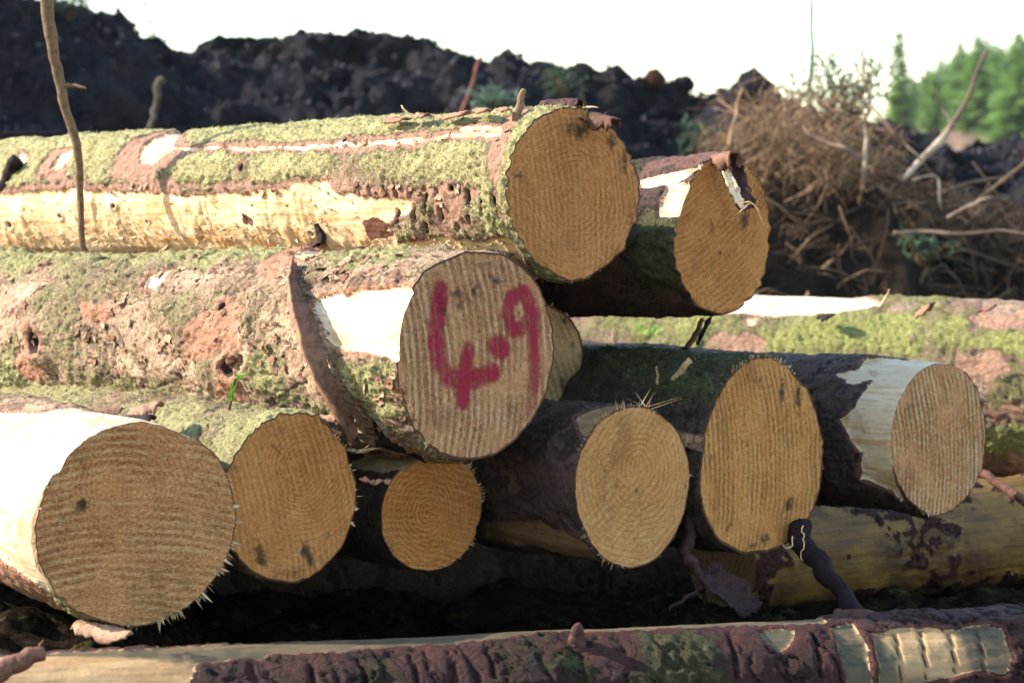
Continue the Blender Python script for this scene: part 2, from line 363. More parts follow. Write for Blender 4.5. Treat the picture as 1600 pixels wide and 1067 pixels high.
# ------------------------------------------------------------------ ground, mound
def terrain_z(X, Y):
    rise = sstep(18, 120, Y) * 6.4 + sstep(120, 800, Y) * 1.0
    side = sstep(-20, 6, X)                      # the clearing climbs only towards the right
    z = rise * (.75 + .25 * side)
    p = np.stack([X, Y, X * 0], -1)
    z = z + fbm(p, .9, 4, 3) * .05 * sstep(2, 7, Y) + fbm(p, .08, 3, 5) * .7 * sstep(25, 80, Y)
    return z
def build_ground():
    a = np.concatenate([-np.geomspace(900, 4, 90), np.linspace(-4, 4, 120)[1:-1], np.geomspace(4, 900, 90)])
    b = np.concatenate([np.linspace(-60, 0, 20), np.linspace(0, 8, 120)[1:], np.geomspace(8, 1800, 150)[1:]])
    X, Y = np.meshgrid(a, b, indexing='ij')
    Z = terrain_z(X, Y)
    t = soil_mat('ground_soil', (.012, .009, .008), (.024, .018, .014), (.04, .03, .022), 7.)
    # pale brash further away
    nt = t.node_tree; bs = next(n for n in nt.nodes if n.type == 'BSDF_PRINCIPLED'); src = bs.inputs['Base Color'].links[0].from_socket
    geo = nt.nodes.new('ShaderNodeTexCoord'); sp = nt.nodes.new('ShaderNodeSeparateXYZ'); nt.links.new(geo.outputs['Object'], sp.inputs[0])
    mr = nt.nodes.new('ShaderNodeMapRange'); nt.links.new(sp.outputs[1], mr.inputs[0]); mr.inputs[1].default_value = 16; mr.inputs[2].default_value = 40
    nz = nt.nodes.new('ShaderNodeTexNoise'); nt.links.new(geo.outputs['Object'], nz.inputs['Vector']); nz.inputs['Scale'].default_value = 1.2; nz.inputs['Detail'].default_value = 8
    cr = nt.nodes.new('ShaderNodeValToRGB'); nt.links.new(nz.outputs['Fac'], cr.inputs[0])
    cr.color_ramp.elements[0].position = .38; cr.color_ramp.elements[0].color = (.10, .09, .04, 1)
    cr.color_ramp.elements[1].position = .62; cr.color_ramp.elements[1].color = (.36, .22, .17, 1)
    mx = nt.nodes.new('ShaderNodeMix'); mx.data_type = 'RGBA'; nt.links.new(mr.outputs[0], mx.inputs[0]); nt.links.new(src, mx.inputs[6]); nt.links.new(cr.outputs[0], mx.inputs[7])
    near = nt.nodes.new('ShaderNodeMapRange'); nt.links.new(sp.outputs[1], near.inputs[0])  # unseen ground towards the camera made paler, to bounce warm light on the ends
    for k, q in enumerate((2.2, 2.9, 1., 0.)): near.inputs[k + 1].default_value = q
    nz2 = nt.nodes.new('ShaderNodeTexNoise'); nt.links.new(geo.outputs['Object'], nz2.inputs['Vector']); nz2.inputs['Scale'].default_value = 9; nz2.inputs['Detail'].default_value = 8
    cr2 = nt.nodes.new('ShaderNodeValToRGB'); nt.links.new(nz2.outputs['Fac'], cr2.inputs[0])
    cr2.color_ramp.elements[0].position = .35; cr2.color_ramp.elements[0].color = (.20, .12, .07, 1)
    cr2.color_ramp.elements[1].position = .65; cr2.color_ramp.elements[1].color = (.48, .34, .22, 1)
    mx2 = nt.nodes.new('ShaderNodeMix'); mx2.data_type = 'RGBA'; nt.links.new(near.outputs[0], mx2.inputs[0]); nt.links.new(mx.outputs[2], mx2.inputs[6]); nt.links.new(cr2.outputs[0], mx2.inputs[7])
    nt.links.new(mx2.outputs[2], bs.inputs['Base Color'])
    o = obj_np('ground', np.stack([X, Y, Z], -1), grid_faces(len(a), len(b)), t)
    o['kind'] = 'structure'
build_ground()

MOUND_PX = [(-1500, -250), (-900, -420), (-420, -330), (-150, -90), (0, -20), (100, 8), (190, 22), (212, 48), (285, 78), (340, 56), (430, 58), (480, 50), (540, 54), (562, 42),  # first points: higher heap out of view at left, added to shade the mound
            (600, 55), (650, 56), (700, 76), (760, 96), (790, 80), (830, 96), (900, 102), (960, 106), (1000, 120), (1060, 130), (1100, 152), (1150, 138), (1185, 130), (1230, 165),
            (1300, 185), (1380, 190), (1430, 212), (1480, 236), (1530, 224), (1600, 212), (1800, 190), (2200, 190), (2800, 300)]
def build_mound():
    yc = 12.0
    xs = np.concatenate([np.arange(-6.5, -3.0, .07), np.arange(-3.0, 3.2, .028), np.arange(3.2, 7, .08)])
    ys = np.concatenate([np.arange(8.0, 12.8, .035), np.arange(12.8, 17, .1)])
    X, Y = np.meshgrid(xs, ys, indexing='ij')
    px = np.array([p[0] for p in MOUND_PX], float); py = np.array([p[1] for p in MOUND_PX], float)
    cx = (px - 800) / FPX * yc; cz = CAMZ + (HOR - py) / FPX * yc
    Zc = np.interp(X * yc / np.maximum(Y, 11), cx, cz)
    p0 = np.stack([X, Y * 0, X * 0], -1)
    toe = 8.9 + .5 * fbm(p0, .5, 3, 21)
    prof = sstep(0, 1, np.clip((Y - toe) / (yc - toe), 0, 1)) ** .8 * (1 - sstep(13.2, 16.8, Y))
    P = np.stack([X, Y, Zc * prof], -1); W = P + .22 * np.stack([fbm(P, 1.6, 3, 31), fbm(P, 1.6, 3, 32), fbm(P, 1.6, 3, 33)], -1)
    f1, f21, cid = worley(W * 2.4, 41); g1, g21, cid2 = worley(W * 6.5, 43); h1, h21, cid3 = worley(W * 14., 45)
    rid = 1 - np.abs(fbm(W, 1.7, 6, 52, .62)) * 2
    lump = np.minimum(f21, .3) * .16 + (cid - .5) * .08 + rid * .07 + fbm(P, 1.5, 3, 53, .5) * .16 + fbm(P, 5, 5, 51, .7) * .12 + np.minimum(h21, .3) * .03 - .1
    q_ = fbm(W, 2.3, 6, 77, .62) * 5; lump = lump * .8 + (np.floor(q_) + sstep(0, .45, q_ - np.floor(q_))) * .022
    amp = sstep(0, .25, prof); corr = np.zeros(len(xs))
    for it in range(4):                         # settle the crest to its listed height
        Z = (Zc + corr[:, None]) * prof - .06
        Z2 = Z + lump * amp * .55; Yd = Y - (lump + fbm(P, 1.2, 3, 61) * .12) * amp * .8
        top = ((Z2 - CAMZ) / Yd).max(1); k = ((Z2 - CAMZ) / Yd).argmax(1)
        pxx = X[np.arange(len(xs)), k] / Yd[np.arange(len(xs)), k] * FPX + 800
        want = (HOR - np.interp(pxx, px, py)) / FPX
        e = (want - top) * 12; e = np.convolve(np.pad(e, 4, 'edge'), np.ones(9) / 9, 'valid'); corr = corr + e
    m = soil_mat('peat', (.019, .0195, .025), (.046, .045, .053), (.088, .076, .074), 7.)
    o = obj_np('peat_mound', np.stack([X, Yd, Z2], -1), grid_faces(len(xs), len(ys)), m)
    o['kind'] = 'structure'
    # loose crumbs and root ends lying on the heap
    rg = random.Random(12); nx, ny = X.shape; ii = np.where((xs > -3.2) & (xs < 3.4))[0]; jj = np.where((ys > 9.3) & (ys < 12.4))[0]
    V = []; F = []; n = 0; rn = []
    base = np.array([(0, 0, 1), (0, 0, -1), (1, 0, 0), (-.9, .1, 0), (0, 1, 0), (.1, -1, 0)]); tri = np.array([(0, 2, 4), (0, 4, 3), (0, 3, 5), (0, 5, 2), (1, 4, 2), (1, 3, 4), (1, 5, 3), (1, 2, 5)])
    R_s = np.random.RandomState(3)
    for k in range(9000):
        i, j = rg.choice(ii), rg.choice(jj); r = .005 + .018 * rg.random() ** 2
        V.append(np.array([X[i, j] + rg.uniform(-.02, .02), Yd[i, j] - r * .2, Z2[i, j] + r * .2]) + base * r * R_s.uniform(.6, 1.5, (6, 3))); F.append(tri + n); n += 6; rn.append(np.full(6, rg.random()))
    c = obj_np('peat_crumbs', np.vstack(V), np.vstack(F), rnd_mat('peat_crumb', [(.022, .022, .027), (.042, .041, .048), (.066, .060, .062)], 1., 20, .01, 0.), None, {'rnd': np.concatenate(rn)}, False)
    tag(c, 'loose crumbs of peat lying all over the dark mound', 'peat', kind='stuff')
    sp = Soup()
    for k in range(260):
        i, j = rg.choice(ii), rg.choice(jj); b = Vector((X[i, j], Yd[i, j] - .01, Z2[i, j])); d = Vector((rg.gauss(0, 1), rg.gauss(-.3, .4), rg.gauss(.2, .6))) * rg.uniform(.03, .12)
        sp.tube([b, b + d * .6 + Vector((0, 0, .01)), b + d], [rg.uniform(.0015, .005), .001], 4, rg.random())
    tag(sp.build('root_litter', rnd_mat('root_ends', [(.06, .04, .03), (.16, .11, .08)], .9, 20, .002)), 'thin broken roots sticking out of the dark mound', 'roots', kind='stuff')
build_mound()

# ------------------------------------------------------------------ logs
def poly_sdf(pu, pv, poly):                    # signed distance, negative inside
    d = np.full(pu.shape, 1e9); inside = np.zeros(pu.shape, bool); n = len(poly)
    for k in range(n):
        ax, ay = poly[k]; bx, by = poly[(k + 1) % n]
        ex, ey = bx - ax, by - ay; L = ex * ex + ey * ey + 1e-12
        tt = np.clip(((pu - ax) * ex + (pv - ay) * ey) / L, 0, 1)
        d = np.minimum(d, (pu - ax - tt * ex) ** 2 + (pv - ay - tt * ey) ** 2)
        c = ((ay > pv) != (by > pv))
        xx = ex * (pv - ay) / (ey if abs(ey) > 1e-12 else 1e-12) + ax
        inside ^= c & (pu < xx)
    d = np.sqrt(d); return np.where(inside, -d, d)

class Log:
    def __init__(s, name, cx, cy, ry, d, yaw, label, pitch=0., r1=1., cut=None, tilt=0., length=2.4, shape=(), seed=1, group=None, category='log'):
        s.P = world_at(cx, cy, d); s.R = ry * d / FPX; s.R1 = s.R * r1; s.L = length; s.seed = seed
        s.yaw = math.radians(yaw); s.pitch = math.radians(pitch); s.shape = shape
        s.td = math.tan(math.radians(cut - yaw)) if cut is not None else 0.; s.tilt = tilt
        s.root = empty(name, s.P, (s.pitch, 0, s.yaw)); tag(s.root, label, category, group or 'cut logs stacked in the pile')
        s.M = Matrix.LocRotScale(s.P, Euler((s.pitch, 0, s.yaw)), None); s.MI = s.M.inverted(); s.d = d
    def rshape(s, t):
        r = np.ones_like(t)
        for k, a, ph in s.shape: r = r + a * np.cos(k * (t - math.radians(ph)))
        p = np.stack([np.cos(t) * 2.2, np.sin(t) * 2.2, t * 0 + s.seed * 3.7], -1)
        return r + .018 * fbm(p, 1., 3, s.seed)
    def st(s, px, py):                          # picture point -> (distance along log, angle) on its near side
        o = s.MI @ cam.location; dv = (s.MI.to_3x3() @ (world_at(px, py, 1.) - cam.location))
        best = None
        R = s.R
        for _ in range(3):
            a = dv.x ** 2 + dv.z ** 2; b = 2 * (o.x * dv.x + o.z * dv.z); c = o.x ** 2 + o.z ** 2 - R * R
            q = b * b - 4 * a * c; miss = q < 0
            k = (-b - math.sqrt(max(q, 0))) / (2 * a)
            h = o + dv * k; t = math.atan2(h.z, h.x) % (2 * math.pi)
            R = s.R + (s.R1 - s.R) * min(max(h.y / s.L, 0), 1)
        if miss:                                # past the outline: carry on a little round the back
            t += -.5 if h.z > 0 else .5
        return h.y, t
    def build(s, mb, mw, me, step=.004, bark=.006, style='scaly', moss=.3, bares=(), mosses=(), reds=(), stains=(), pits=(), knots=(), rimw=.028, face_stains=(), relief=1., splin=(), smat=None, rag=.0016, chew=0., allbare=0., tufts=0, tmat=None):
        L, R = s.L, s.R
        ns = [0.]
        while ns[-1] < L: ns.append(ns[-1] + step * (1 + 1.2 * max(0, ns[-1] - 1.3) / 1.3) * (.6 if ns[-1] < .03 else 1.))
        S = np.array(ns); n_t = int(2 * math.pi * R / step)
        # denser angular steps on the side towards the camera
        w = np.linspace(0, 1, n_t, endpoint=False); T = 2 * math.pi * w + .28 * np.sin(2 * math.pi * w) * 1.0
        SS, TT = np.meshgrid(S, T, indexing='ij')
        Rs = R + (s.R1 - R) * SS / L
        r0 = Rs * s.rshape(TT)
        P0 = np.stack([r0 * np.cos(TT), SS, r0 * np.sin(TT)], -1)
        U, V = SS, TT * R
        nz = fbm(P0, 34, 4, s.seed + 3); nzf = fbm(P0, 110, 3, s.seed + 5); nzl = fbm(P0, 7, 4, s.seed + 7)
        def mask(polys, rough, soft, snap=False):
            m = np.zeros(U.shape)
            for pl in polys:
                q = [s.st(*p) for p in pl]; q = [(a, b * R) for a, b in q]
                sd = poly_sdf(U, V, q) + nz * rough * .7 + nzl * rough * 1.1 + nzf * rough * .25
                if snap: return sd
                m = np.maximum(m, 1 - sstep(-soft, soft, sd))
            return m
        sds = [mask([pl], .005, .002, True) for pl in bares]
        if sds:                                  # bring the grid on to the outline of the bare patches
            Sd = np.min(sds, 0); dU = np.gradient(S)[:, None]; Tw = np.concatenate([[T[-1] - 2 * math.pi], T, [T[0] + 2 * math.pi]]); dV = ((Tw[2:] - Tw[:-2]) / 2 * R)[None]
            gu = np.gradient(Sd, axis=0) / dU; gv = (np.roll(Sd, -1, 1) - np.roll(Sd, 1, 1)) / 2 / dV
            g2 = gu ** 2 + gv ** 2 + 1e-6; near = (np.abs(Sd) < .62 * step * np.sqrt(g2)) & (g2 < 9) & (SS > .02)
            mu = np.where(near, np.clip(-Sd * gu / g2, -.6 * dU, .6 * dU), 0); mv = np.where(near, np.clip(-Sd * gv / g2, -.6 * dV, .6 * dV), 0)
            SS = SS + mu; TT = TT + mv / R; sds = [np.where(near & (q == Sd), 0, q) for q in sds]
            Rs = R + (s.R1 - R) * SS / L; r0 = Rs * s.rshape(TT)
        bms = [1 - sstep(-.002, .002, q) for q in sds]; bare = np.max(bms, 0) if bms else np.zeros(U.shape)
        if allbare: bare = np.maximum(bare, 1 - sstep(-.05, .0, nzl * .5 + nz * .3 - (allbare - .5) * 1.2))
        mo = np.clip(moss + nzl * .5, 0, 1) * .75
        mm = mask(mosses, .035, .035); mo = np.maximum(mo, mm * .85)
        up = np.clip(np.sin(TT), 0, 1); mo = mo + moss * .35 * up
        red = mask(reds, .012, .008) * .9
        mo = mo * (1 - red)
        stn = mask(stains, .008, .005)
        if sds:
            ed = np.exp(-(np.clip(Sd, 0, 1) / (.007 + .005 * nzl)) ** 2); red = np.maximum(red, ed * .85 * (Sd > 0)); mo = mo * (1 - ed * .8)
            stn = np.maximum(stn, np.exp(-(np.clip(-Sd, 0, 1) / .006) ** 2) * (.34 + .5 * nz) * (Sd < 0))
        # relief of the bark
        th = bark * (1 - bare)
        def terrace(q, oc, sd_, lev):
            h = fbm(q, 1., oc, sd_, .55) * lev; fl = np.floor(h); fr = h - fl
            return fl + sstep(0, .16, fr), _hash(fl.astype(np.int64), (fbm(q, .35, 2, sd_ + 3) * 6).astype(np.int64), fl.astype(np.int64) * 0, sd_) / 4294967296.
        if style == 'scaly':
            q = P0 * np.array([17, 9, 17.]) + np.stack([nzl, nzl * 0, nz * .3], -1) * 1.2
            te, tone = terrace(q, 5, s.seed + 20, 5.); f1, f21, cid = worley(q * 1.5, s.seed)
            rel = te * .0011 - .0022 * (1 - sstep(0, .10, f21)) * (cid > .35) + .0012 * nz + .0010 * nzf + .005 * nzl
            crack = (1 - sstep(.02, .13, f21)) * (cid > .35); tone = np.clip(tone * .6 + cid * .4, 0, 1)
        elif style == 'plates':                 # bark broken by cracks across the log
            q = P0 * np.array([6, 17, 6.]) + .35 * nz[..., None] + .5 * nzl[..., None]
            f1, f21, cid = worley(q, s.seed); te, tone = terrace(q * .9, 4, s.seed + 20, 3.)
            rel = -.0045 * (1 - sstep(0, .09, f21)) + .0035 * (cid - .5) - .003 * f1 + te * .0007 + .0009 * nz + .0006 * nzf + .004 * nzl
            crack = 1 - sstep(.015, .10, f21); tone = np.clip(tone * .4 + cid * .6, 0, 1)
        else:
            te, tone = terrace(P0 * np.array([14, 9, 14.]), 5, s.seed + 20, 4.)
            crack = np.zeros(U.shape); rel = .0008 * te + .0012 * nz + .0014 * nzf + .004 * nzl
        rel = rel * relief * (.35 + .65 * sstep(.0, .035, SS))
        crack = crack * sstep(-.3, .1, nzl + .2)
        mossh = sstep(.35, .75, mo + nz * .25) * (.0028 + .0028 * nzf)
        woodrel = .0010 * fbm(P0 * np.array([1, .2, 1.]), 60, 3, s.seed + 9) + .0006 * nzf + .003 * nzl
        if chew:
            ct = fbm(P0 * np.array([9, 34, 9.]), 1., 4, s.seed + 31, .6) * 4.; woodrel = woodrel + chew * (np.floor(ct) + sstep(0, .2, ct - np.floor(ct))) * sstep(-.25, .25, nzl + .1)
        disp = (1 - bare) * (rel + mossh) + bare * woodrel + th
        for (x, y, rr, dep) in knots:
            a, b = s.st(x, y); rr = rr * s.d / FPX
            dd = np.sqrt((U - a) ** 2 + (V - b * R) ** 2 * 1.2) * (1 + .35 * nz) / rr
            disp = disp + dep * (.55 * np.exp(-((dd - 1.15) / .45) ** 2) - 1.6 * np.exp(-(dd / .62) ** 4))
            stn = np.maximum(stn, np.exp(-(dd / .85) ** 4)); red = np.maximum(red, .7 * np.exp(-(dd / 1.9) ** 2))
            mo = mo * (1 - np.exp(-(dd / 1.4) ** 2)); bare = bare * (1 - np.exp(-(dd / .9) ** 4))
        pm = mask(pits, .0008, .0018)
        disp = disp - pm * (bark + .004); stn = np.maximum(stn, pm)
        # ragged collar at the saw cut
        s0 = r0 * np.cos(TT) * s.td + r0 * np.sin(TT) * s.tilt
        edge = np.exp(-SS / .008)
        k = np.clip(1 - SS / (L * .5), 0, 1)
        jag = rag * (vnoise(np.stack([np.cos(TT) * R * 95, np.sin(TT) * R * 95, TT * 0], -1), s.seed + 2)) * edge * (1 - bare)
        rr_ = r0 + disp - .002 * edge
        Pn = np.stack([rr_ * np.cos(TT), SS + s0 * k + jag, rr_ * np.sin(TT)], -1)
        nu, nv = Pn.shape[:2]
        F = grid_faces(nu, nv, True)[:, ::-1]
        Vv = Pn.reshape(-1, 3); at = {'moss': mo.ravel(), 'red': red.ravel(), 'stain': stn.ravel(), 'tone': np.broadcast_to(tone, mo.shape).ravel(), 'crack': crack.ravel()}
        fb = bare.ravel()[F].mean(1) > .5
        if sds: fb = np.minimum.reduce(sds).ravel()[F].sum(1) < 0
        if (~fb).any():
            v, f, a = compact(Vv, F[~fb], at); s.bark = obj_np('bark', v, f, mb, s.root, a)
        if fb.any():
            Fw = F[fb]
            own = np.argmax(np.stack([m_.ravel()[Fw].mean(1) for m_ in bms]), 0) if bms and not allbare else np.zeros(len(Fw), int)
            for kk in np.unique(own):
                if (own == kk).sum() < 12: continue
                v, f, a = compact(Vv, Fw[own == kk], at); obj_np('bare_wood', v, f, mw, s.root, a)
        if tufts:
            rs = np.random.RandomState(s.seed); w_ = (mo * (1 - bare) * (1 - stn)).ravel(); nrm = np.stack([np.cos(TT), TT * 0, np.sin(TT)], -1).reshape(-1, 3)
            cand = np.where((w_ > .42) & (nrm[:, 0] < .45))[0]; cand = rs.choice(cand, min(tufts, len(cand)), replace=False)
            keep_ = fbm(Vv[cand], 120, 3, s.seed + 40) > -.15; cand = cand[keep_]; k_ = len(cand)
            d_ = nrm[cand] * .8 + rs.normal(0, .55, (k_, 3)); d_ *= (rs.uniform(.0022, .0058, (k_, 1)) / np.linalg.norm(d_, axis=1)[:, None])
            sd_ = np.cross(d_, rs.normal(0, 1, (k_, 3))); sd_ *= (rs.uniform(.0007, .0014, (k_, 1)) / (np.linalg.norm(sd_, axis=1)[:, None] + 1e-9))
            b_ = Vv[cand] + rs.normal(0, .0012, (k_, 3)) - nrm[cand] * .0008
            tv = np.stack([b_ - sd_, b_ + sd_, b_ + d_], 1).reshape(-1, 3); tr_ = np.repeat(rs.uniform(0, 1, k_), 3)
            obj_np('moss', tv, np.arange(3 * k_).reshape(-1, 3), tmat, s.root, {'rnd': tr_}, False)['kind'] = 'stuff'
        # far end
        c = np.array([[0, S[-1], 0]]); ring = Vv[(nu - 1) * nv:nu * nv]
        vv = np.vstack([ring, ring * [.5, 1, .5] , c]); j = np.arange(nv); j2 = (j + 1) % nv
        ff = np.vstack([np.stack([j, j2, nv + j2, nv + j], -1)])
        f3 = np.stack([nv + j, nv + j2, np.full(nv, 2 * nv)], -1)
        ff = np.vstack([ff[:, [0, 1, 2]], ff[:, [0, 2, 3]], f3])[:, ::-1]
        z = np.zeros(len(vv)); obj_np('cut_end', vv, ff, me, s.root, {'stain': z, 'rim': z})
        # near cut face: polar grid that ends on the collar
        nr = max(50, int(R / .0022)); rho = np.linspace(0, 1, nr) ** .8; rho[-1] = 1
        ring = Pn[0]; RR, TJ = np.meshgrid(rho, T, indexing='ij')
        Rout = np.hypot(ring[:, 0], ring[:, 2])[None, :]
        X = RR * Rout * np.cos(TJ); Z = RR * Rout * np.sin(TJ)
        Y = X * s.td + Z * s.tilt
        p = np.stack([X, Y * 0, Z], -1)
        Y = Y + (.0009 * fbm(p, 260, 3, s.seed + 4) + .0015 * fbm(p, 18, 3, s.seed + 6)) * (1 - RR ** 12) + (jag[0][None, :]) * sstep(.93, 1, RR)
        stf = np.zeros(X.shape)
        for (x, y, rx, ry, ang, am) in face_stains:
            q = s.face_pt(x, y); ca, sa = math.cos(ang), math.sin(ang); sc = s.d / FPX
            dx, dz = (X - q[0]) / .78, Z - q[1]
            u2 = (dx * ca + dz * sa) / (rx * sc * 1.45); v2 = (-dx * sa + dz * ca) / (ry * sc * 1.45)
            stf = np.maximum(stf, am * np.exp(-(u2 ** 2 + v2 ** 2) * (1 + .4 * fbm(p, 90, 3, s.seed + 8))))
        bw = (1 - bare[0])[None, :] * .9 + .15
        rim = np.clip(1 - (1 - RR) / (rimw * bw + 1e-4), 0, 1) ** .5
        FF = grid_faces(nr, nv, True)
        s.faceV = np.stack([X, Y, Z], -1)
        s.face = obj_np('cut_end', s.faceV.reshape(-1, 3), FF, me, s.root, {'stain': stf.ravel(), 'rim': rim.ravel()})
        s.FF = FF; s.ring = ring; s.T = T
        if splin:
            sp = Soup(); rg = random.Random(s.seed)
            for (t0, t1, cnt, ln, drop) in splin:
                for _ in range(cnt):
                    if _ % 5 == 0: tc = rg.uniform(t0, t1); lc = rg.uniform(.3, 1.05)
                    t = math.radians(tc + rg.gauss(0, 2.)) % (2 * math.pi); j = int(np.argmin(np.abs(T - t)))
                    b = ring[j] * np.array([.985, 1, .985]) + np.array([0, rg.uniform(0, .004), 0])
                    o = np.array([math.cos(t), rg.uniform(-.5, .15), math.sin(t) - drop * rg.random()]); o /= np.linalg.norm(o)
                    o += np.array([rg.gauss(0, .22), rg.gauss(0, .15), rg.gauss(0, .22)])
                    sp.spike(b, o * ln * lc * (rg.random() ** 1.6 + .15), rg.uniform(.0007, .0016) if rg.random() < .75 else rg.uniform(.002, .0042), rg.random())
            sp.build('splinters', smat, s.root, False)['kind'] = 'stuff'
        return s
    def face_pt(s, px, py):                     # picture point -> local x, z on the cut face
        o = s.MI @ cam.location; dv = s.MI.to_3x3() @ (world_at(px, py, 1.) - cam.location)
        n = Vector((-s.td, 1, -s.tilt)); k = -(o.dot(n)) / dv.dot(n); h = o + dv * k; return h.x, h.z
    def surf(s, px, py, lift=.0):               # world point on the near side
        a, t = s.st(px, py); R = s.R + (s.R1 - s.R) * a / s.L + lift
        return s.M @ Vector((R * math.cos(t), a, R * math.sin(t)))

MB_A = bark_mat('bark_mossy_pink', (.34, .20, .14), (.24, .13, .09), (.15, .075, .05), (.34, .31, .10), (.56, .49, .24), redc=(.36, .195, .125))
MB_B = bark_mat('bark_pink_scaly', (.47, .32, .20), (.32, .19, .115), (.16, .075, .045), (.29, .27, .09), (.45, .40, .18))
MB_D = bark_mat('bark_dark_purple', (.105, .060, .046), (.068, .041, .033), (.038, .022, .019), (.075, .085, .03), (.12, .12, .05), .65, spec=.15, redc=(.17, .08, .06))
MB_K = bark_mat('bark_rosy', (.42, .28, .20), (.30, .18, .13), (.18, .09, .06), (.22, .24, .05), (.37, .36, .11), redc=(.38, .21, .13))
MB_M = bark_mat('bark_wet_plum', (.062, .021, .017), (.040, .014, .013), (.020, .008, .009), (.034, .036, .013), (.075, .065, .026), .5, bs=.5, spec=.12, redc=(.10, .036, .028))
MW_A = wood_mat('wood_orange', (.58, .375, .185), (.68, .50, .30), (.48, .25, .09), dirtamt=.6)
MW_B = wood_mat('wood_cream', (.66, .53, .36), (.62, .47, .29), (.50, .32, .16), (.20, .10, .05), dirtamt=.4)
MW_D = wood_mat('wood_pale_stained', (.50, .37, .23), (.58, .46, .31), (.40, .22, .09), (.30, .14, .06), .7)
MW_G = wood_mat('wood_brown_fibrous', (.30, .18, .08), (.20, .11, .05), (.12, .06, .03), (.05, .025, .015), .8)
MW_L = wood_mat('wood_old_yellow', (.19, .105, .024), (.11, .06, .016), (.055, .026, .011), (.02, .010, .007), .9)
MW_M = wood_mat('wood_greenish', (.075, .060, .032), (.12, .078, .038), (.045, .037, .021), (.03, .022, .014), .95, fresh=.8)
def moss_m(n, cols): return leaf_mat(n, cols, .25)
MO_A = moss_m('moss_dry_yellow', [(.16, .14, .05), (.38, .35, .12), (.60, .54, .26)])
MO_K = moss_m('moss_green', [(.08, .09, .02), (.22, .25, .05), (.40, .42, .12)])
SPL = rnd_mat('splinter_wood', [(.20, .11, .05), (.42, .28, .14), (.70, .54, .34)], .7, 200, .0005)

# end-grain materials -------------------------------------------------
R_ = math.radians
E_A = end_mat('end_top', (0.703, 0.303, 0.099), (0.459, 0.179, 0.047), (0.820, 0.433, 0.179), (.0, -.005), R_(4), 85, .35, .95, 110, seed=1.)
E_B = end_mat('end_red', (0.735, 0.352, 0.166), (0.472, 0.209, 0.090), (0.820, 0.567, 0.314), (.02, .0), R_(5), 72, .85, .12, 120, seed=2., stain=(.02, .02, .028))
E_C = end_mat('end_behind', (0.756, 0.314, 0.087), (0.499, 0.185, 0.040), (0.820, 0.417, 0.151), (.03, -.02), R_(-58), 90, .4, .7, 120, seed=3.)
E_D = end_mat('end_left', (0.774, 0.359, 0.143), (0.473, 0.179, 0.057), (0.820, 0.561, 0.274), (-.01, .05), R_(86), 80, .55, .75, 120, seed=4., grit=.85)
E_E = end_mat('end_second', (0.789, 0.337, 0.103), (0.474, 0.186, 0.048), (0.820, 0.433, 0.166), (.02, .05), R_(14), 95, .4, .7, 140, seed=5.)
E_F = end_mat('end_small', (0.820, 0.338, 0.089), (0.562, 0.189, 0.047), (0.820, 0.486, 0.180), (-.01, .0), R_(78), 95, .3, 1., 130, seed=6.)
E_G = end_mat('end_grey', (0.820, 0.411, 0.147), (0.574, 0.254, 0.078), (0.820, 0.520, 0.221), (.01, .03), R_(-50), 80, .25, .9, 105, seed=7.)
E_H = end_mat('end_orange', (0.820, 0.383, 0.114), (0.660, 0.220, 0.046), (0.820, 0.522, 0.206), (-.04, -.1), R_(2), 85, .75, .12, 120, seed=8., rotamt=.35)
E_I = end_mat('end_pale', (0.812, 0.376, 0.165), (0.535, 0.215, 0.083), (0.820, 0.649, 0.350), (.0, .0), R_(5), 88, .9, .1, 120, seed=9.)
E_J = end_mat('end_hidden', (.62, .40, .20), (.42, .25, .11), (.72, .52, .32), (.0, .0), R_(30), 70, .5, .5, 120, seed=10.)

def flakes(log, n, boxes, seed, mat, size=.014):
    sp = Soup(); rg = random.Random(seed)
    for i in range(n):
        bx = boxes[i % len(boxes)]; x, y = rg.uniform(*bx[:2]), rg.uniform(*bx[2:]); a, t = log.st(x, y); R = log.R + (log.R1 - log.R) * a / log.L + .006
        w, l = size * rg.uniform(.3, 1.), size * rg.uniform(.4, 1.4); lift = rg.uniform(.1, .5); rt = rg.uniform(-.6, .6); side = rg.choice((-1, 1)); n_ = 5
        V = []
        for p in range(n_):
            for q in range(n_):
                u, v = p / 4. - .5, q / 4. - .5; e = 1 + .35 * rg.uniform(-1, 1) if p in (0, 4) or q in (0, 4) else 1
                da = (u * math.cos(rt) - v * math.sin(rt)) * l * e; dt = (u * math.sin(rt) + v * math.cos(rt)) * w * e
                rr = R + lift * (v * side + .5) ** 2 * w + .0006 * rg.uniform(-1, 1) - .0006; tt = t + dt / R
                V.append((rr * math.cos(tt), a + da, rr * math.sin(tt)))
        V = np.array(V); top = V * 1.; sc_ = (1 - .0012 / np.hypot(V[:, 0], V[:, 2]))[:, None]; bot = V * np.array([1, 1, 1]); bot[:, [0, 2]] *= sc_
        sp.add(np.vstack([top, bot]), np.vstack([grid_faces(n_, n_), grid_faces(n_, n_)[:, ::-1] + 25]), rg.random())
    sp.build('bark_flakes', mat, log.root, False)['kind'] = 'stuff'
FLK_M = rnd_mat('lifted_bark', [(.14, .06, .035), (.31, .18, .11), (.48, .33, .21)], .85, 110, .003)
A = Log('log', 897, 303, 126, 3.75, 43, 'topmost log of the stack, mossy green with a long stripped orange band and ringed end', cut=37, r1=.97, tilt=.03, seed=3, shape=((2, .015, 100), (3, .012, 40)))
